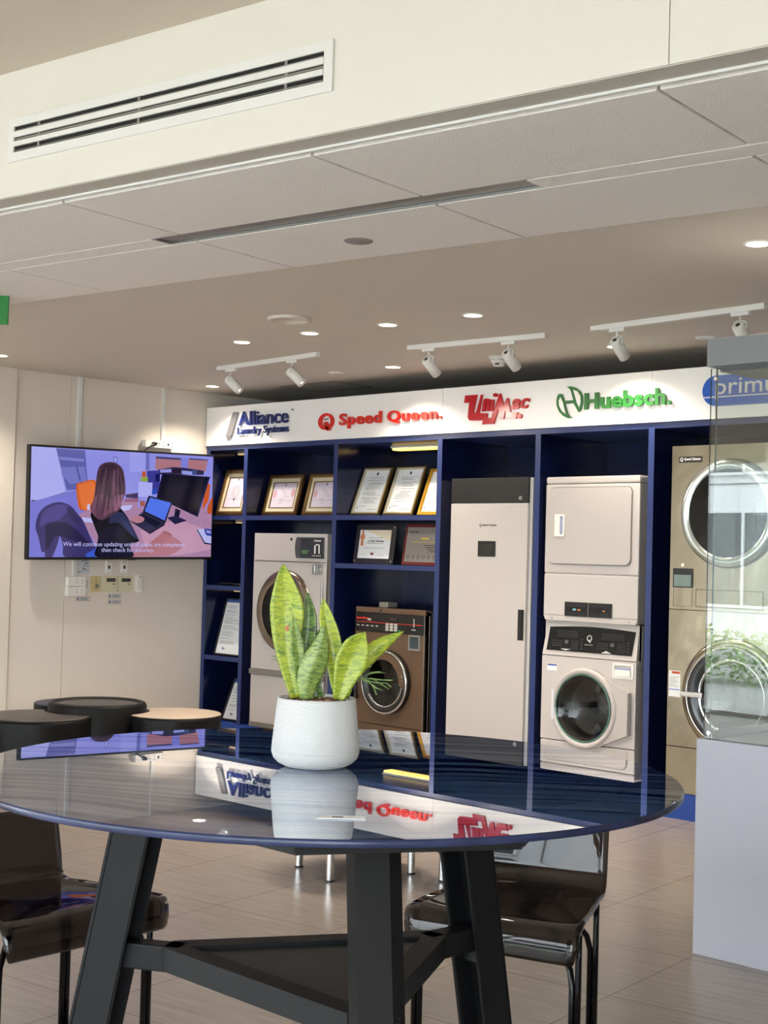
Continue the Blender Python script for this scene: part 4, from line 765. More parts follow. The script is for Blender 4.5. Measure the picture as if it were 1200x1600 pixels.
PS((58, 50, 108), (200, 470), (240, 428), (296, 412), (350, 432), (384, 474), (412, 510), (450, 600), (480, 660), (470, 700), (330, 700), (315, 640), (300, 590), (286, 640), (262, 700), (234, 700), (228, 672), (214, 668), (200, 600), (184, 540)); PS((78, 68, 140), (214, 480), (250, 440), (300, 424), (340, 440), (300, 500), (236, 520), (206, 540)); PS((38, 32, 74), (240, 530), (330, 520), (420, 600), (440, 640), (330, 600), (280, 590), (240, 660), (232, 600))
PS((50, 44, 92), (330, 440), (372, 470), (400, 520), (350, 500)); P((60, 90, 200), (425, 684), (478, 650), (480, 698), (430, 699))
PS((18, 16, 28), (452, 460), (560, 420), (620, 470), (660, 540), (690, 600), (692, 616), (650, 640), (660, 699), (484, 699), (480, 640), (486, 590), (468, 540)); PS((44, 48, 86), (560, 470), (612, 470), (660, 545), (688, 606), (640, 570), (590, 520), (540, 520)); PS((24, 22, 44), (500, 560), (600, 540), (640, 640), (655, 699), (500, 699)); PS((50, 56, 104), (600, 490), (640, 530), (680, 590), (640, 560), (610, 520))
PS((74, 50, 66), (478, 250), (494, 215), (530, 200), (572, 206), (604, 236), (616, 290), (620, 360), (606, 400), (592, 450), (556, 480), (530, 496), (496, 506), (462, 480), (446, 440), (462, 390), (470, 320)); PS((54, 36, 52), (500, 230), (540, 212), (580, 226), (606, 280), (600, 330), (560, 300), (520, 310), (490, 340)); PS((116, 74, 96), (470, 380), (520, 370), (560, 400), (600, 380), (590, 440), (540, 470), (500, 500), (462, 476), (450, 440)); PS((140, 90, 118), (560, 390), (612, 370), (600, 420), (570, 460)); PS((92, 60, 80), (480, 400), (500, 390), (510, 480), (496, 500), (470, 470))
hr = random.Random(11)
for k in range(26):      # strands of hair
    u = k/25; xa = 505+85*u+hr.uniform(-4, 4); xb = 466+140*u+hr.uniform(-6, 6); ya = 235+hr.uniform(-15, 40); yb = (430 if u < .2 else 470-60*max(0, u-.5)*2)+hr.uniform(-25, 20)
    c = hr.choice(((60, 40, 56), (98, 66, 88), (126, 82, 108), (48, 32, 46))); P(c, (xa, ya), (xa+3, ya), ((xa+xb)/2+5, (ya+yb)/2), (xb+2, yb), (xb, yb), ((xa+xb)/2, (ya+yb)/2))
mb = MB(MT); cols = []
for k, (c, poly) in enumerate(pic):
    m_ = emm(c)
    if m_ not in cols: cols.append(m_)
    mb.mi = cols.index(m_); mb.prism(poly[::-1], -.0004-k*.00002, -.0002, 'y')
m_ = emm((196, 196, 250)); cols.append(m_); mb.mi = len(cols)-1
a = tvp(315, 640); b = tvp(942, 640); mb.text('We will continue updating until all pages are completed,', a[0], a[1]-.012, b[0]-a[0], .042, -.0024, .0004)
a = tvp(503, 672); b = tvp(775, 672); mb.text('then check for accuracy.', a[0], a[1]-.010, b[0]-a[0], .042, -.0024, .0004)
mb.build('screen', cols, t)
mb = MB(MT); mb.box((.07-.03, -.001, -TVH/2-.004), (.07+.03, .01, -TVH/2), .001); mb.build('sensor_tab', M_black, t)

# ------------------------------------------------------------------ things on the television wall
MW = Matrix.Translation((XL, 0, 0)) @ Matrix.Rotation(PI/2, 4, 'Z')     # local x runs along the wall, local -y into the room
M_sock = mat('switch_white', (242, 238, 232), .4); M_ivory = mat('switch_ivory', (206, 190, 140), .45); M_thermo = mat('thermostat_ivory', (214, 208, 178), .4)
def wall_box(name, y0, z0, y1, z1, d, lab, cat, m=M_sock, bev=.003, group=None):
    mb = MB(MW); mb.box((y0, -d, z0), (y1, -.0005, z1), bev); o = mb.build(name, m); return tag(o, lab, cat, group)
wall_box('cable_trunking', 6.073, 1.26, 6.108, CZ-.001, .018, 'white vertical cable trunking running behind left side of television', 'cable trunking', M_white)
wall_box('cable_trunking', 6.853, 2.356, 6.887, CZ-.001, .018, 'white vertical cable trunking from ceiling to the sockets above television', 'cable trunking', M_white)
t = thing('wall_socket', (XL+.02, 6.76, 2.295), 'white double wall socket with black plug in it, above the television', 'socket')
mb = MB(MW); mb.box((6.678, -.045, 2.295), (6.848, -.0005, 2.352), .004); mb.build('body', M_sock, t)
mb = MB(MW)
for k in range(2): mb.box((6.79+k*.02, -.0462, 2.325), (6.797+k*.02, -.045, 2.335)); 
mb.box((6.80, -.0462, 2.31), (6.807, -.045, 2.318)); mb.build('socket_holes', M_black, t)
t = thing('power_plug', (XL+.05, 6.74, 2.31), 'black plug with short black cable going behind the television', 'plug')
mb = MB(MW); mb.cyl((6.755, -.046, 2.322), (6.755, -.075, 2.322), .018, .014, 16); mb.build('plug', M_black, t)
mb = MB(MW); mb.tube([(6.755, -.07, 2.322), (6.73, -.08, 2.318), (6.69, -.075, 2.29), (6.66, -.06, 2.262), (6.65, -.05, 2.235)], .005, 8); mb.build('cable', M_black, t)
t = thing('wall_socket', (XL+.02, 6.91, 2.297), 'white socket plate with small black port, right of the plugged socket', 'socket')
mb = MB(MW); mb.box((6.852, -.03, 2.297), (6.966, -.0005, 2.356), .004); mb.build('body', M_sock, t)
mb = MB(MW)
for a, b in ((6.866, 2.338), (6.866, 2.31), (6.948, 2.338), (6.948, 2.31)): mb.box((a, -.0312, b), (a+.008, -.03, b+.008))
mb.box((6.902, -.0315, 2.318), (6.916, -.03, 2.338)); mb.build('socket_holes', M_black, t)
for k, (z0, z1, lab) in enumerate(((1.210, 1.280, 'upper white double light switch box under the television'), (1.136, 1.207, 'lower white double light switch box under the television'))):
    t = thing('light_switch', (XL+.02, 6.1, z0), lab, 'light switch', 'double switch boxes under the television')
    mb = MB(MW); mb.box((6.022, -.04, z0), (6.178, -.0005, z1), .003); mb.build('box', M_sock, t)
    for j in range(2): mb = MB(MW); mb.box((6.082+j*.046, -.044, z0+.015), (6.108+j*.046, -.0405, z1-.015), .002); mb.build('rocker', M_white, t)
def plate(name, y0, z0, y1, z1, lab, cat, m, extra, group=None, d=.012):
    t = thing(name, (XL+.01, (y0+y1)/2, z0), lab, cat, group)
    mb = MB(MW); mb.box((y0, -d, z0), (y1, -.0005, z1), .002); mb.build('plate', m, t)
    for nm, mm, bxs in extra:
        mb = MB(MW)
        for bx in bxs: mb.box((y0+bx[0], -d-bx[4], z0+bx[1]), (y0+bx[2], -d-.0002, z0+bx[3]))
        mb.build(nm, mm, t)
plate('volume_control', 6.247, 1.165, 6.326, 1.285, 'ivory wall plate with a small round knob under the television', 'wall control', M_ivory, [('knob', M_alu, [(.03, .03, .055, .058, .012)]), ('print', M_print, [(.033, .088, .048, .092, .0005), (.033, .07, .05, .075, .0005), (.038, .012, .042, .016, .0005), (.038, .106, .042, .11, .0005)])])
for a, lab in ((6.351, 'left of the two ivory thermostats under the television'), (6.491, 'right of the two ivory thermostats under the television')):
    plate('thermostat', a, 1.165, a+.128, 1.287, lab, 'thermostat', M_thermo, [('display', mat('lcd_dark', (62, 64, 58), .2), [(.03, .078, .112, .106, .001)]), ('button', M_black, [(.085, .058, .108, .064, .002)])], 'ivory thermostats')
plate('remote_holder', 6.652, 1.165, 6.718, 1.299, 'slim white remote control in its holder, rightmost under the television', 'remote control', M_sock, [('remote', M_white, [(.012, .015, .054, .125, .008)]), ('lamp_eye', M_print, [(.035, .112, .045, .122, .009)])], d=.01)
for a, z, lab in ((6.375, 1.312, 'left small white indicator plate just under the television'), (6.516, 1.314, 'right small white indicator plate just under the television')):
    plate('indicator_plate', a, z, a+.056, z+.09, lab, 'wall control', M_sock, [('switch', M_print, [(.016, .03, .036, .055, .002)]), ('print', M_print, [(.01, .078, .045, .081, .0005)])], 'small indicator plates')
def sticker(y0, z0, y1, z1, lab, bx, m=M_paper, border=None):
    mb = MB(MW); mb.box((y0, -.001, z0), (y1, -.0002, z1)); mb.mi = 1
    for b in bx: mb.box((y0+b[0], -.0014, z0+b[1]), (y0+b[2], -.001, z0+b[3]))
    if border: mb.mi = 2; frame_poly(mb, [(y1, z1), (y0, z1), (y0, z0), (y1, z0)], [(y1-.003, z1-.003), (y0+.003, z1-.003), (y0+.003, z0+.003), (y1-.003, z0+.003)], -.0016, -.001)
    tag(mb.build('sticker', [m, M_print, border or M_print]), lab, 'sticker')
rr = random.Random(2)
sticker(6.122, 1.300, 6.235, 1.409, 'white paper note with scribbled marks, half hidden by the television', [(a, b, a+rr.uniform(.006, .02), b+.004) for a, b in [(rr.uniform(.008, .09), rr.uniform(.01, .1)) for _ in range(24)]], mat('note_paper', (210, 212, 216), .6))
sticker(6.180, 1.165, 6.230, 1.276, 'narrow white instruction label with a red header beside the switch boxes', [(.004, .03+.008*k, .04, .032+.008*k) for k in range(8)])
M_lb = mat('label_border', (120, 84, 84), .6)
for y0, z0, w, h, lab in ((6.122, 1.097, .121, .030, 'small bordered label under the switch boxes'), (6.408, 1.117, .12, .032, 'upper small bordered label under the thermostats'), (6.410, 1.072, .118, .033, 'lower small bordered label under the thermostats')):
    sticker(y0, z0, y0+w, z0+h, lab, [(.01, .008, .025, h-.008), (.035, h*.55, w-.012, h*.72), (.035, h*.25, w-.015, h*.4)], border=M_lb)

# ------------------------------------------------------------------ ottomans
M_lb_ = mat('leather_black', (15, 14, 14), .5, spec=.2, bump=(60, .12)); M_lbr = mat('leather_brownblack', (62, 54, 50), .4, bump=(60, .12)); M_lcr = mat('leather_cream', (180, 162, 142), .45, bump=(60, .1)); M_lnv = mat('leather_navy', (34, 34, 60), .42, bump=(60, .12)); M_steel2 = M_chrome
DC = Vector((-7.76, 5.352, 0)); DR = .315
t = thing('drum_ottoman', (DC.x, DC.y, 0), 'tall round black leather ottoman in the middle of the cluster', 'ottoman')
mb = MB(); mb.lathe([(.0001, .03), (DR-.03, .03), (DR-.012, .045), (DR-.004, .50), (DR-.014, .515), (DR-.03, .52), (DR-.045, .514), (DR-.055, .506)], DC, n=72); mb.build('body', M_lb_, t)
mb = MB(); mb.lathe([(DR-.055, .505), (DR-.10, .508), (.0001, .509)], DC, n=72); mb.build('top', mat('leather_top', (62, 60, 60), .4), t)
mb = MB()
for a in (-60, 60, 180): mb.tube([(DC.x+(DR-.003)*math.cos(math.radians(a)), DC.y+(DR-.003)*math.sin(math.radians(a)), z) for z in (.05, .25, .49)], .0025, 6)
mb.build('seam_piping', M_black, t)
mb = MB(); mb.lathe([(.0001, .0), (DR-.06, 0), (DR-.06, .031), (.0001, .031)], DC, n=40); mb.build('foot_ring', M_black, t)
def petal(c, R, ztop, mt, mside, lab):
    # a round seat with a bite taken out where it hugs the tall drum
    t = thing('petal_ottoman', (c.x, c.y, 0), lab, 'ottoman', 'low ottomans around the tall drum')
    def outline(dr):
        pts = []; r = R-dr; q = DR+.012+dr; n = 72
        for i in range(n):
            a = 2*PI*i/n; p = Vector((c.x+r*math.cos(a), c.y+r*math.sin(a), 0)); d = p-DC
            if d.length < q:
                # slide back along the ray from the seat centre to the bite
                u = (p-Vector((c.x, c.y, 0))).normalized(); lo, hi = 0, r
                for _ in range(24):
                    m = (lo+hi)/2
                    if (Vector((c.x, c.y, 0))+u*m-DC).length > q: lo = m
                    else: hi = m
                p = Vector((c.x, c.y, 0))+u*lo
            pts.append((p.x, p.y))
        return pts
    def loft(rows, mat_, name):
        vs = []; fs = []; n = 72
        for dr, z in rows: vs += [(x, y, z) for x, y in outline(dr)]
        for k in range(len(rows)-1):
            for i in range(n): fs.append((k*n+i, k*n+(i+1) % n, (k+1)*n+(i+1) % n, (k+1)*n+i))
        fs.append(tuple(range(n))[::-1]); fs.append(tuple((len(rows)-1)*n+i for i in range(n)))
        mb = MB(); mb.raw(vs, fs, True); return mb.build(name, mat_, t)
    loft([(.02, .03), (.006, .045), (.0, .06), (.0, ztop-.03), (.002, ztop-.010)], mside, 'body')
    loft([(.003, ztop-.010), (.0, ztop-.007), (.006, ztop-.002), (.018, ztop), (.08, ztop+.006), (.2, ztop+.008)], mt, 'seat_pad')
    loft([(.05, 0), (.05, .031)], M_black, 'foot_ring')
petal(DC+Vector((.385, .318, 0)), .30, .465, M_lcr, M_lb_, 'low ottoman with cream top and black side, right of the tall drum')
petal(DC+Vector((.045, -.475, 0)), .325, .465, M_lbr, M_lb_, 'low dark brown-black leather ottoman in front of the tall drum')
petal(DC+Vector((-.44, .16, 0)), .30, .465, M_lnv, M_lb_, 'low navy leather ottoman behind the tall drum, at the wall')
# black upholstered seats on chrome legs, behind the table
def tub(cx, cy, ang, lab, R=.34):
    t = thing('lounge_stool', (cx, cy, 0), lab, 'seat', 'black upholstered seats on chrome legs'); c = Vector((cx, cy, 0)); M = Matrix.Rotation(ang, 3, 'Z')
    mb = MB(); mb.lathe([(.0001, .125), (R-.12, .125), (R-.05, .14), (R-.012, .18), (R, .24), (R-.005, .36), (R-.03, .40), (R-.07, .415)], c, n=56); mb.build('body', M_lb_, t)
    mb = MB(); mb.lathe([(R-.071, .412), (R-.10, .425), (R-.2, .435), (.0001, .438)], c, n=56); mb.build('seat_pad', M_lb_, t)
    for dx, dy in ((-.165, -.215), (.165, -.215), (-.165, .215), (.165, .215)):
        p = c+M @ Vector((dx, dy, 0)); mb = MB(); mb.cyl(p+Vector((0, 0, .008)), p+Vector((0, 0, .13)), .019, n=20); l = mb.build('leg', M_chrome, t)
        mb = MB(); mb.cyl(p, p+Vector((0, 0, .0085)), .021, n=20); mb.build('foot_cap', M_black, l)
tub(-4.892, 4.862, math.radians(-17), 'black round seat on chrome legs behind the front table leg')
tub(-4.25, 5.175, math.radians(-17), 'black round seat on chrome legs behind the right acrylic chair')

# ------------------------------------------------------------------ round glass table
TC = Vector((-1.938, 1.849, 0)); TR = .646; TZ = 1.10
t = thing('round_table', (TC.x, TC.y, 0), 'tall round table with dark blue streaked glass top on three splayed black legs', 'table')
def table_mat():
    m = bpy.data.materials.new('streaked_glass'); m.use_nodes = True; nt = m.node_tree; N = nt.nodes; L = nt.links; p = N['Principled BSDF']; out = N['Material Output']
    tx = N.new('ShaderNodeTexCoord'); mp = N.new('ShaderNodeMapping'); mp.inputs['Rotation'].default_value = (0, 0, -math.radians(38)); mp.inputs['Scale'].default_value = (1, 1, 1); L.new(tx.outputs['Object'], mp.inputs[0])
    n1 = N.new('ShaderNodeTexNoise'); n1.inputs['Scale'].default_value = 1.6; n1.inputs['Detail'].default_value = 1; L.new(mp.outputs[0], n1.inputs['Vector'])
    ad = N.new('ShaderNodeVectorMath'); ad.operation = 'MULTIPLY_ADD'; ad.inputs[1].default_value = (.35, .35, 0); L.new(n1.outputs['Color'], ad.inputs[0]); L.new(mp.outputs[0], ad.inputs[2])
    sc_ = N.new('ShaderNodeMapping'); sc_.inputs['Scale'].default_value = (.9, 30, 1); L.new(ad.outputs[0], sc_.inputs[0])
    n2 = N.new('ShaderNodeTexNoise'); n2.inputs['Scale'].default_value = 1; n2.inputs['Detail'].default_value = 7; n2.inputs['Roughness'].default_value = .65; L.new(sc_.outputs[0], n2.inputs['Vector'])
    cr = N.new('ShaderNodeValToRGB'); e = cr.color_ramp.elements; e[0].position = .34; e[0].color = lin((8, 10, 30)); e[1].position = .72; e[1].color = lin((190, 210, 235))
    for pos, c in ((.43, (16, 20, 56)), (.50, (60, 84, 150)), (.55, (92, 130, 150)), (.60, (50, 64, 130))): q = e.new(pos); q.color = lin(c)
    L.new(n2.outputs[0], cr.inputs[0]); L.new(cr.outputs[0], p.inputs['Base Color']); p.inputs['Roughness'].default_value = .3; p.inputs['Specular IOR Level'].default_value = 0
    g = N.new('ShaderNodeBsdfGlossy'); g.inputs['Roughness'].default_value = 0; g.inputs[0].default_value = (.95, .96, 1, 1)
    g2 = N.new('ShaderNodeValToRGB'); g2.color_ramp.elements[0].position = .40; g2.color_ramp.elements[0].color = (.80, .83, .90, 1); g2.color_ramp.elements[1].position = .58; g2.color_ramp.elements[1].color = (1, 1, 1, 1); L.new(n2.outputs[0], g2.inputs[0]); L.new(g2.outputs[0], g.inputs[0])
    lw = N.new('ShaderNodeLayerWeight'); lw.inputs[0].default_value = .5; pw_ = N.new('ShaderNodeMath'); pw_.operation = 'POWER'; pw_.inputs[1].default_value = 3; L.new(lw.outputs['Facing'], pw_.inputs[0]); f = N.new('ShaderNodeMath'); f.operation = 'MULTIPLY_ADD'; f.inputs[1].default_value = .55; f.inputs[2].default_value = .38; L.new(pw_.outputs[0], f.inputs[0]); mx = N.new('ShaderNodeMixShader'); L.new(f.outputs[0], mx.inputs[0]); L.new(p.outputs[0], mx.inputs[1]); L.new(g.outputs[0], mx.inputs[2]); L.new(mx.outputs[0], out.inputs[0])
    return m
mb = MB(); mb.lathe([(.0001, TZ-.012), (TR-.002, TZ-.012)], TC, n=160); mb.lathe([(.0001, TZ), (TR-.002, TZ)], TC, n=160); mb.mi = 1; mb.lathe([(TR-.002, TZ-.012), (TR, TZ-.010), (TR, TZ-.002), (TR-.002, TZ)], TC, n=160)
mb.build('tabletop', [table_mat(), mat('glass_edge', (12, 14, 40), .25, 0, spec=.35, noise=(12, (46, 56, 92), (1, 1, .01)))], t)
M_leg = mat('table_metal', (16, 17, 19), .5, 0, spec=.2)
# underplate: a triangle with cut corners
pl = []
for a in (-31, 89, 209):
    u = Vector((math.cos(math.radians(a)), math.sin(math.radians(a)))); n_ = Vector((-u.y, u.x))
    for s_ in (-.175, .175): q = u*.575+n_*s_; pl.append((TC.x+q.x, TC.y+q.y))
mb = MB(); mb.prism(pl, TZ-.034, TZ-.0125, 'z', bev=.005); mb.build('underplate', M_leg, t)
for a in (-31, 89, 209):
    ML = Matrix.Translation(TC) @ Matrix.Rotation(math.radians(a), 4, 'Z')     # local x is outward
    mb = MB(ML); k = .197; r0 = .398; zt = TZ-.035
    def lp(r, y, z): return (r0+(zt-z)*k+r, y, z)
    W = .040
    def slab(ra, rb, ya, yb, bev=0):
        vs = [lp(ra, ya, 0), lp(rb, ya, 0), lp(rb, yb, 0), lp(ra, yb, 0), lp(ra, ya, zt), lp(rb, ya, zt), lp(rb, yb, zt), lp(ra, yb, zt)]
        T = bmesh.new(); v = [T.verts.new(q) for q in vs]
        for f in ((0, 3, 2, 1), (4, 5, 6, 7), (0, 1, 5, 4), (1, 2, 6, 5), (2, 3, 7, 6), (3, 0, 4, 7)): T.faces.new([v[i] for i in f])
        if bev: bmesh.ops.bevel(T, geom=list(T.edges), offset=bev, segments=2, affect='EDGES')
        mb.join(T)
    if a == -31:      # the front leg: its face ends in a slanted edge on one side
        vs = []
        for z in (0, zt): vs += [lp(-.009, -W-.004, z), lp(.001, -W-.004, z), lp(.001, .012, z), lp(-.024, .038, z), lp(-.034, .038, z), lp(-.009, .010, z)]
        mb.raw(vs, [(0, 1, 2, 5), (2, 3, 4, 5), (6, 11, 8, 7), (8, 11, 10, 9), (0, 6, 7, 1), (1, 7, 8, 2), (2, 8, 9, 3), (3, 9, 10, 4), (4, 10, 11, 5), (5, 11, 6, 0)])
    else: slab(-.009, .001, -W, W, .003)                      # outer web
    slab(-.080, -.006, -W, -W+.012, .0025); slab(-.080, -.034 if a == -31 else -.006, W-.012 if a != -31 else .028, W if a != -31 else .038, .0025)      # two side flanges: a channel open towards the middle
    slab(-.034, -.026, -W+.011, W-.011)
    mb.build('leg', M_leg, t)
    zc = .730; rr_ = r0+(zt-zc)*k-.034
    mb = MB(ML); mb.box((rr_-.004, -.028, zc-.058), (rr_+.004, .028, zc+.058), .004, M=Matrix.Translation((rr_, 0, zc)) @ Matrix.Rotation(-math.atan(-k), 4, 'Y') @ Matrix.Translation((-rr_, 0, -zc))); br = mb.build('bracket', M_leg, t)
    for dz in (-.044, .044): mb = MB(ML); mb.cyl((rr_-.008-dz*k, 0, zc+dz), (rr_-.002-dz*k, 0, zc+dz), .007, n=14); mb.build('bolt', M_leg, br)
    mb = MB(ML); mb.box((.275, -.022, zc-.026), (rr_-.002, .022, zc+.022), .003); mb.build('shelf_arm', M_leg, t)
# triangular shelf frame with perforated panel
def tri(r, z): return [(TC.x+r*math.cos(math.radians(a)), TC.y+r*math.sin(math.radians(a))) for a in (-31, 89, 209)]
mb = MB(); o_ = [(x, y) for x, y in tri(.352, 0)]; i_ = tri(.262, 0); vs = []; fs = []
def cutc(P_, d):
    r = []
    for i in range(3):
        p = Vector(P_[i]); a = Vector(P_[i-1]); b = Vector(P_[(i+1) % 3]); r += [tuple(p+(a-p).normalized()*d), tuple(p+(b-p).normalized()*d)]
    return r
O6 = cutc(o_, .05); I6 = cutc(i_, .004); n6 = 6
for z in (.708, .752):
    vs += [(x, y, z) for x, y in O6]+[(x, y, z) for x, y in I6]
for i in range(6):
    j = (i+1) % 6; fs += [(i, j, 12+j, 12+i), (6+i, 18+i, 18+j, 6+j), (12+i, 12+j, 18+j, 18+i), (i, 6+i, 6+j, j)]
mb.raw(vs, fs); mb.build('shelf_frame', M_leg, t)
def mesh_mat():
    m = bpy.data.materials.new('perforated_metal'); m.use_nodes = True; nt = m.node_tree; N = nt.nodes; L = nt.links; p = N['Principled BSDF']
    tx = N.new('ShaderNodeTexCoord'); mp = N.new('ShaderNodeMapping'); mp.inputs['Rotation'].default_value = (0, 0, math.radians(30)); L.new(tx.outputs['Object'], mp.inputs[0])
    br = N.new('ShaderNodeTexBrick'); br.offset = .5; br.inputs['Scale'].default_value = 1; br.inputs['Brick Width'].default_value = .009; br.inputs['Row Height'].default_value = .009; br.inputs['Mortar Size'].default_value = .0020
    br.inputs['Color1'].default_value = (.002, .002, .002, 1); br.inputs['Color2'].default_value = (.002, .002, .002, 1); br.inputs['Mortar'].default_value = (.03, .028, .026, 1); L.new(mp.outputs[0], br.inputs['Vector']); L.new(br.outputs[0], p.inputs['Base Color']); p.inputs['Roughness'].default_value = .5
    return m
mb = MB(); mb.prism(tri(.262, 0), .738, .744, 'z'); mb.build('perforated_shelf', mesh_mat(), t)

# potted snake plant
PC = Vector((-1.985, 1.860, TZ))
t = thing('potted_snake_plant', tuple(PC), 'snake plant with yellow-green mottled leaves in white woven-texture pot on the table', 'potted plant')
def pot_mat():
    m = bpy.data.materials.new('woven_ceramic'); m.use_nodes = True; nt = m.node_tree; N = nt.nodes; L = nt.links; p = N['Principled BSDF']
    p.inputs['Base Color'].default_value = lin((240, 240, 240)); p.inputs['Roughness'].default_value = .5
    tx = N.new('ShaderNodeTexCoord'); sp = N.new('ShaderNodeSeparateXYZ'); L.new(tx.outputs['Object'], sp.inputs[0])
    at = N.new('ShaderNodeMath'); at.operation = 'ARCTAN2'; L.new(sp.outputs[1], at.inputs[0]); L.new(sp.outputs[0], at.inputs[1])
    ml = N.new('ShaderNodeMath'); ml.operation = 'MULTIPLY'; ml.inputs[1].default_value = .08; L.new(at.outputs[0], ml.inputs[0])
    cb = N.new('ShaderNodeCombineXYZ'); L.new(ml.outputs[0], cb.inputs[0]); L.new(sp.outputs[2], cb.inputs[1])
    br = N.new('ShaderNodeTexBrick'); br.offset = .5; br.inputs['Scale'].default_value = 1; br.inputs['Brick Width'].default_value = .0052; br.inputs['Row Height'].default_value = .0030; br.inputs['Mortar Size'].default_value = .0006; br.inputs['Mortar Smooth'].default_value = 1
    br.inputs['Color1'].default_value = (1, 1, 1, 1); br.inputs['Color2'].default_value = (.8, .8, .8, 1); br.inputs['Mortar'].default_value = (0, 0, 0, 1); L.new(cb.outputs[0], br.inputs['Vector'])
    b = N.new('ShaderNodeBump'); b.inputs['Strength'].default_value = 1; b.inputs['Distance'].default_value = .0035; L.new(br.outputs[0], b.inputs['Height']); L.new(b.outputs[0], p.inputs['Normal'])
    return m
M_pot = pot_mat()
prof = [(.0001, .0), (.045, .0), (.058, .003), (.070, .009), (.079, .018), (.0825, .028), (.0828, .0325), (.0815, .0338), (.0826, .035), (.0815, .05), (.0785, .08), (.0757, .11), (.0738, .126), (.0725, .130), (.070, .1295), (.0685, .126), (.0685, .112)]
mb = MB(); mb.lathe(prof, PC, n=96); mb.build('pot', M_pot, t)
mb = MB(); mb.lathe([(.0001, .118), (.067, .116)], PC, n=32)
rs = random.Random(4)
for k in range(150):
    a = rs.uniform(0, 2*PI); r = .063*math.sqrt(rs.random()); p = PC+Vector((r*math.cos(a), r*math.sin(a), .1185+rs.uniform(0, .006))); q = rs.uniform(.003, .0065)
    mb.mi = rs.choice((0, 0, 1)); mb.box((-q, -q*.7, -q*.4), (q, q*.7, q*.5), .001, M=Matrix.Translation(p) @ Matrix.Rotation(rs.uniform(0, 6), 4, 'Z') @ Matrix.Rotation(rs.uniform(-.6, .6), 4, 'X'), seg=1)
mb.build('bark_chips', [mat('bark', (120, 84, 66), .8), mat('bark_pale', (196, 172, 140), .8)], t)
PX = 2.71/2250
def leaf_mat(name, base, dark, k=.5):
    m = bpy.data.materials.new(name); m.use_nodes = True; nt = m.node_tree; N = nt.nodes; L = nt.links; p = N['Principled BSDF']
    tx = N.new('ShaderNodeTexCoord'); mp = N.new('ShaderNodeMapping'); mp.inputs['Scale'].default_value = (55, 55, 210); L.new(tx.outputs['Object'], mp.inputs[0])
    n = N.new('ShaderNodeTexNoise'); n.inputs['Scale'].default_value = 1; n.inputs['Detail'].default_value = 3; n.inputs['Distortion'].default_value = 1.4; L.new(mp.outputs[0], n.inputs['Vector'])
    cr = N.new('ShaderNodeValToRGB'); cr.color_ramp.elements[0].position = k-.10; cr.color_ramp.elements[0].color = lin(base); cr.color_ramp.elements[1].position = k+.16; cr.color_ramp.elements[1].color = lin(dark)
    L.new(n.outputs[0], cr.inputs[0]); L.new(cr.outputs[0], p.inputs['Base Color']); p.inputs['Roughness'].default_value = .38
    p.inputs['Subsurface Weight'].default_value = .0
    return m
LM1 = leaf_mat('leaf_bright', (158, 168, 44), (84, 116, 34), .52); LM2 = leaf_mat('leaf_dark', (108, 136, 58), (26, 56, 26), .50); LM3 = leaf_mat('leaf_pale', (138, 156, 78), (56, 88, 40), .52)
M_tip = mat('leaf_tip', (200, 206, 110), .4)
def lpx(x, y, d=0): return PC+R0*((x-494+.027*(y-1200)*-1*-1)*PX)*1.0+Vector((0, 0, (1199-y)*PX))+F0*d
def leaf(cl, wd, m, d0=0, d1=0, fold=.35, flip=0):
    # centre line in measured units turned into metres, half widths, depth from d0 at the foot to d1 at the tip
    pts = []; n = 26; K = len(cl)-1
    def cr(P_, t_):
        i = min(int(t_*K), K-1); f = t_*K-i; p0 = P_[max(i-1, 0)]; p1 = P_[i]; p2 = P_[i+1]; p3 = P_[min(i+2, K)]
        return [.5*((2*b)+(c-a)*f+(2*a-5*b+4*c-e)*f*f+(-a+3*b-3*c+e)*f**3) for a, b, c, e in zip(p0, p1, p2, p3)]
    vs = []; fs = []; nw = 8
    for i in range(n+1):
        t_ = i/n; x, y = cr(cl, t_); w = max(cr([(q,) for q in wd], t_)[0], .25)*PX
        x2, y2 = cr(cl, min(t_+.02, 1)); x1, y1 = cr(cl, max(t_-.02, 0)); tx, ty = x2-x1, -(y2-y1); l = math.hypot(tx, ty); nx, nz = ty/l, -tx/l
        c = lpx(x, y, d0+(d1-d0)*t_**1.3)
        for j in range(nw+1):
            s_ = -1+2*j/nw; vs.append(c+R0*nx*w*s_+Vector((0, 0, 1))*nz*w*s_+F0*(fold*w*(1-abs(s_))**1.0+flip*w*s_))
    for i in range(n):
        for j in range(nw): a = i*(nw+1)+j; fs.append((a, a+1, a+nw+2, a+nw+1))
    mb = MB(); mb.raw(vs, fs, True); o = mb.build('leaf', m, t)
    md = o.modifiers.new('thickness', 'SOLIDIFY'); md.thickness = .0022; md.offset = 0
    return o
leaf([(478, 1092), (476, 1050), (479, 1010), (483, 965), (480, 926)], [7, 11, 15, 12, .3], LM2, .02, .035, .3)
leaf([(466, 1092), (456, 1050), (450, 1000), (450, 950), (446, 905), (445, 884)], [10, 15, 22, 26, 12, .3], LM1, .0, -.012, .30)
leaf([(478, 1092), (470, 1040), (466, 1000), (460, 960)], [6, 10, 9, .3], LM3, -.012, -.022, .3, .3)
leaf([(482, 1092), (483, 1068), (492, 1040), (502, 1015), (510, 976)], [9, 16, 20, 15, .4], LM3, -.025, -.02, -.35, .25)
leaf([(500, 1092), (492, 1060), (492, 1030), (500, 1005), (508, 985)], [8, 9, 12, 16, 4], LM2, .012, .03, .4, -.3)
leaf([(531, 1092), (526, 1050), (520, 1005), (511, 965), (506, 935)], [7, 12, 15, 11, .3], LM1, .0, .008, .35)
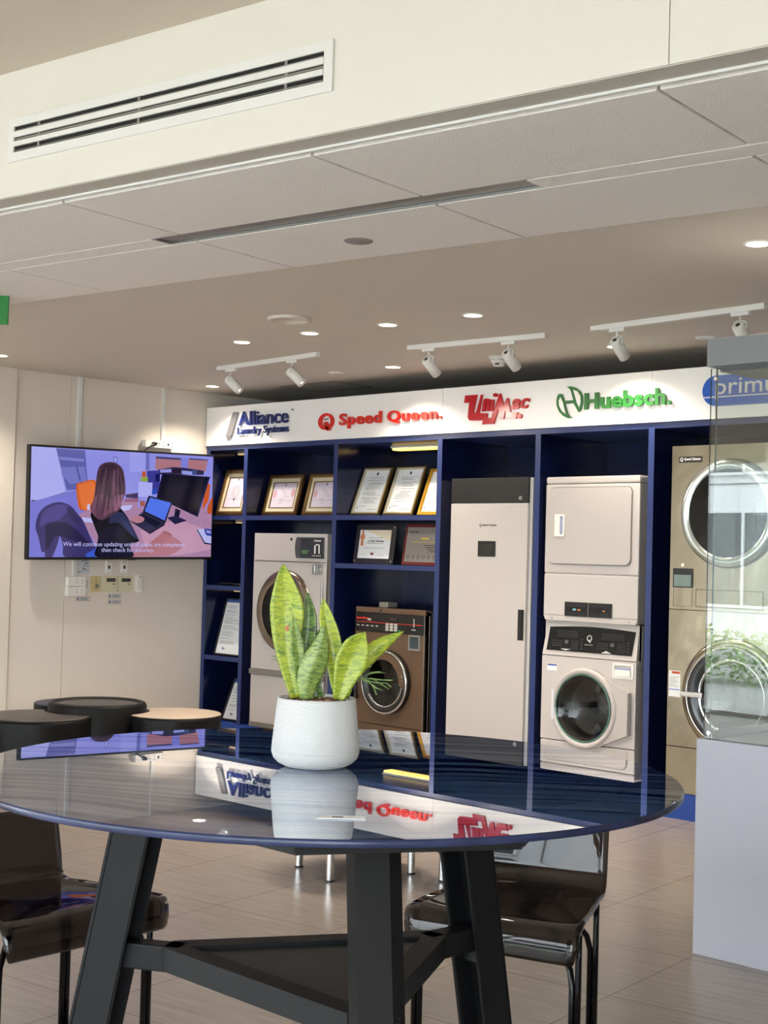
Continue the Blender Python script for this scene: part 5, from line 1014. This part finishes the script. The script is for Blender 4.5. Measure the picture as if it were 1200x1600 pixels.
leaf([(541, 1092), (548, 1060), (572, 1030), (600, 1006), (633, 986)], [6, 11, 14, 11, .3], LM1, .012, .03, -.3)
leaf([(531, 1092), (540, 1062), (550, 1034), (561, 1006), (573, 986)], [8, 17, 24, 19, .4], LM1, -.022, -.03, .32, .1)
mb = MB(); mb.prism(circ(0, 0, 2.6*PX, 4.6*PX, 14), -.0006, .0006, 'y', M=Matrix.Translation(lpx(451.5, 984, -.021)) @ Matrix.Rotation(math.radians(44.4), 4, 'Z')); mb.build('brown_spot', mat('leaf_spot', (170, 92, 48), .6), t)
mb = MB()
for P_ in ([(548, 1074), (566, 1062), (580, 1052), (595, 1048), (600, 1050)], [(566, 1062), (584, 1060), (600, 1062), (615, 1061)], [(566, 1062), (590, 1066), (605, 1068), (613, 1072)], [(580, 1060), (594, 1066), (610, 1077)], [(566, 1062), (580, 1068), (586, 1076), (590, 1084)], [(574, 1056), (588, 1050), (604, 1052)], [(566, 1063), (578, 1066), (590, 1074), (600, 1078)]):
    mb.tube([lpx(x, y, .01+.02*math.sin(x)) for x, y in P_], .0011, 6)
mb.build('thin_sprig', mat('sprig_green', (120, 150, 84), .6), t)
mb = MB()
for P_ in ([(500, 1044), (512, 1040), (520, 1052)], [(424, 1036), (430, 1034), (436, 1038)], [(424, 1030), (432, 1030)]): mb.tube([lpx(x, y, .02) for x, y in P_], .0008, 6)
mb.build('air_root', mat('sprig_green', (120, 150, 84)), t)
# white price card with stand lying on the table top
MC = Matrix.Translation((-1.575, 1.535, TZ)) @ Matrix.Rotation(math.radians(44), 4, 'Z')
t = thing('table_card', (-1.575, 1.535, TZ), 'thin white card standing on the glass table, in front of the pot', 'card')
mb = MB(MC); mb.box((-.038, -.014, .0005), (.036, .012, .0018)); mb.build('card', M_paper, t)
mb = MB(MC); mb.box((-.015, -.006, .0019), (.002, .002, .0022)); mb.build('print', M_print, t)

# ------------------------------------------------------------------ smoked acrylic chairs
M_acr = glass('smoked_acrylic', (.21, .19, .185), 1.5, .75); M_tube = mat('tube_black', (14, 14, 16), .15, .5)
def chair(FL, FR, BR, BL, lab):
    # corners of the seat on the floor plan, front left/right and back right/left as seen from the front
    t = thing('acrylic_chair', tuple((FL+FR+BR+BL)/4), lab, 'chair'); SZ = .45
    fd = ((FL+FR)/2-(BL+BR)/2); D = fd.length; fd.normalize()
    # side profile rows: (position from front 0 to back 1, extra forward metres, height, width factor)
    rows = [(0, .012, .362, .94), (0, .014, .372, .96), (0, .012, .40, .985), (0, .004, .432, 1.0), (0, -.006, .446, 1.0), (0, -.022, .452, 1.0), (.25, 0, .446, 1), (.5, 0, .441, 1), (.75, 0, .443, 1), (.93, 0, .449, 1), (.98, 0, .456, 1), (1.0, -.008, .474, 1), (1.0, -.016, .52, 1.0), (1.0, -.028, .58, .995), (1.0, -.042, .65, .99), (1.0, -.045, .668, .98)]
    vs = []; fs = []; nw = 16
    for f, ex, z, k in rows:
        a = FL.lerp(BL, f); b = FR.lerp(BR, f); m = (a+b)/2
        for j in range(nw+1):
            s_ = j/nw; e = abs(2*s_-1); p = m+(a.lerp(b, s_)-m)*k+fd*ex; dz = -.0*e
            if .2 < f < .9: dz = .010*e**4
            if z > .6: dz = -.012*e**8*(z-.6)/.068
            vs.append((p.x, p.y, z+dz))
    for i in range(len(rows)-1):
        for j in range(nw): q = i*(nw+1)+j; fs.append((q, q+1, q+nw+2, q+nw+1))
    mb = MB(); mb.raw(vs, fs, True); o = mb.build('shell', M_acr, t)
    md = o.modifiers.new('thickness', 'SOLIDIFY'); md.thickness = .008; md.offset = 0
    side = (FR-FL).normalized(); c = (FL+FR+BR+BL)/4
    up = lambda p, z: Vector((p.x, p.y, z))
    for sx, corner, in1, in2 in (('fl', FL, side, -fd), ('fr', FR, -side, -fd), ('bl', BL, side, fd), ('br', BR, -side, fd)):
        foot = corner+in1*.015+in2*.06; top_out = foot; top_in = corner+in1*.13+in2*.14
        mb = MB(); j = foot+in1*.012
        mb.tube([up(top_out, .433), up(top_out, .36), up(foot, .30), up(foot, .006)], .0095, 12); l = mb.build('leg', M_tube, t)
        mb = MB(); mb.tube([up(top_in, .432), up(top_in.lerp(j, .5), .375), up(top_in.lerp(j, .85), .325), up(j+in1*.006, .28), up(j+in1*.006, .006)], .0095, 12); mb.build('leg', M_tube, t)
        mb = MB(); mb.cyl(up(foot+in1*.008, 0), up(foot+in1*.008, .009), .019, n=16); mb.build('foot_cap', M_black, l)
    mb = MB(); a, b = FL+side*.13-fd*.14, FR-side*.13-fd*.14; e, f = BL+side*.13+fd*.14, BR-side*.13+fd*.14
    mb.tube([up(a, .431), up(f, .431)], .008, 8); mb.tube([up(b, .431), up(e, .431)], .008, 8); mb.build('seat_frame', M_tube, t)
    return t
V2 = lambda x, y: Vector((x, y, 0))
chair(V2(-2.968, 3.167), V2(-2.438, 3.319), V2(-2.694, 3.802), V2(-3.12, 3.646), 'smoked transparent acrylic chair right of the table, facing the table')
chair(V2(-3.515, 2.698), V2(-3.487, 2.119), V2(-3.965, 2.20), V2(-3.93, 2.602), 'smoked transparent acrylic chair left of the table, at the left edge')

# ------------------------------------------------------------------ display case at right
CX0, CX1, CY0, CY1 = -3.035, -1.95, 4.862, 5.50
t = thing('display_case', ((CX0+CX1)/2, (CY0+CY1)/2, 0), 'tall glass display case with grey top on a lavender-grey pedestal at the right', 'display case')
M_ped = mat('pedestal_grey', (176, 177, 188), .4); M_cap = mat('cap_grey', (124, 126, 128), .4)
mb = MB(); mb.box((CX0, CY0, 0), (CX1, CY1, .826), .003); mb.build('pedestal', M_ped, t)
gx0, gx1, gy0, gy1 = CX0+.018, CX1-.018, CY0+.02, CY1-.02
mb = MB()
for q in (((gx0+.01, gy0+.012), (gx1-.01, gy0+.03)), ((gx0+.01, gy1-.03), (gx1-.01, gy1-.012)), ((gx0+.012, gy0+.01), (gx0+.03, gy1-.01)), ((gx1-.03, gy0+.01), (gx1-.012, gy1-.01))): 
    if q[0][1] == gy0+.012: continue
    mb.box((q[0][0], q[0][1], .828), (q[1][0], q[1][1], .856))
mb.build('base_rail', M_alu, t)
M_gedge = mat('glass_edge_green', (34, 52, 46), .15)
def pane(a, b, nm='glass_pane'):
    mb = MB(); mb.box(a, b); o = mb.build(nm, [M_clear, M_gedge], t); d = [abs(b[i]-a[i]) for i in range(3)]; thin = d.index(min(d))
    for p in o.data.polygons:
        if abs(p.normal[thin]) < .5: p.material_index = 1
pane((gx0, gy0, .828), (gx1, gy0+.008, 2.262)); pane((gx0, gy1-.008, .828), (gx1, gy1, 2.262)); pane((gx0+.018, gy0+.01, .828), (gx0+.026, gy1-.01, 2.262)); pane((gx1-.008, gy0+.01, .828), (gx1, gy1-.01, 2.262))
mb = MB(); mb.box((CX0+.03, CY0-.03, 2.264), (CX1, CY1, 2.372), .002); mb.build('top_cap', M_cap, t)
mb = MB(); mb.box((CX0+.06, CY0+.02, 2.248), (CX1-.04, CY0+.30, 2.2635)); mb.build('lamp_tray', M_cap, t)
for z in (2.222,):
    mb = MB(); mb.cyl((gx0+.022, gy0+.012, z), (gx0+.022, gy0-.002, z), .008, n=14); mb.build('pane_fixing', M_chrome, t)
mb = MB(); mb.cyl((gx0+.022, gy0+.012, .85), (gx0+.022, gy0-.002, .85), .008, n=14); mb.build('pane_fixing', M_chrome, t)
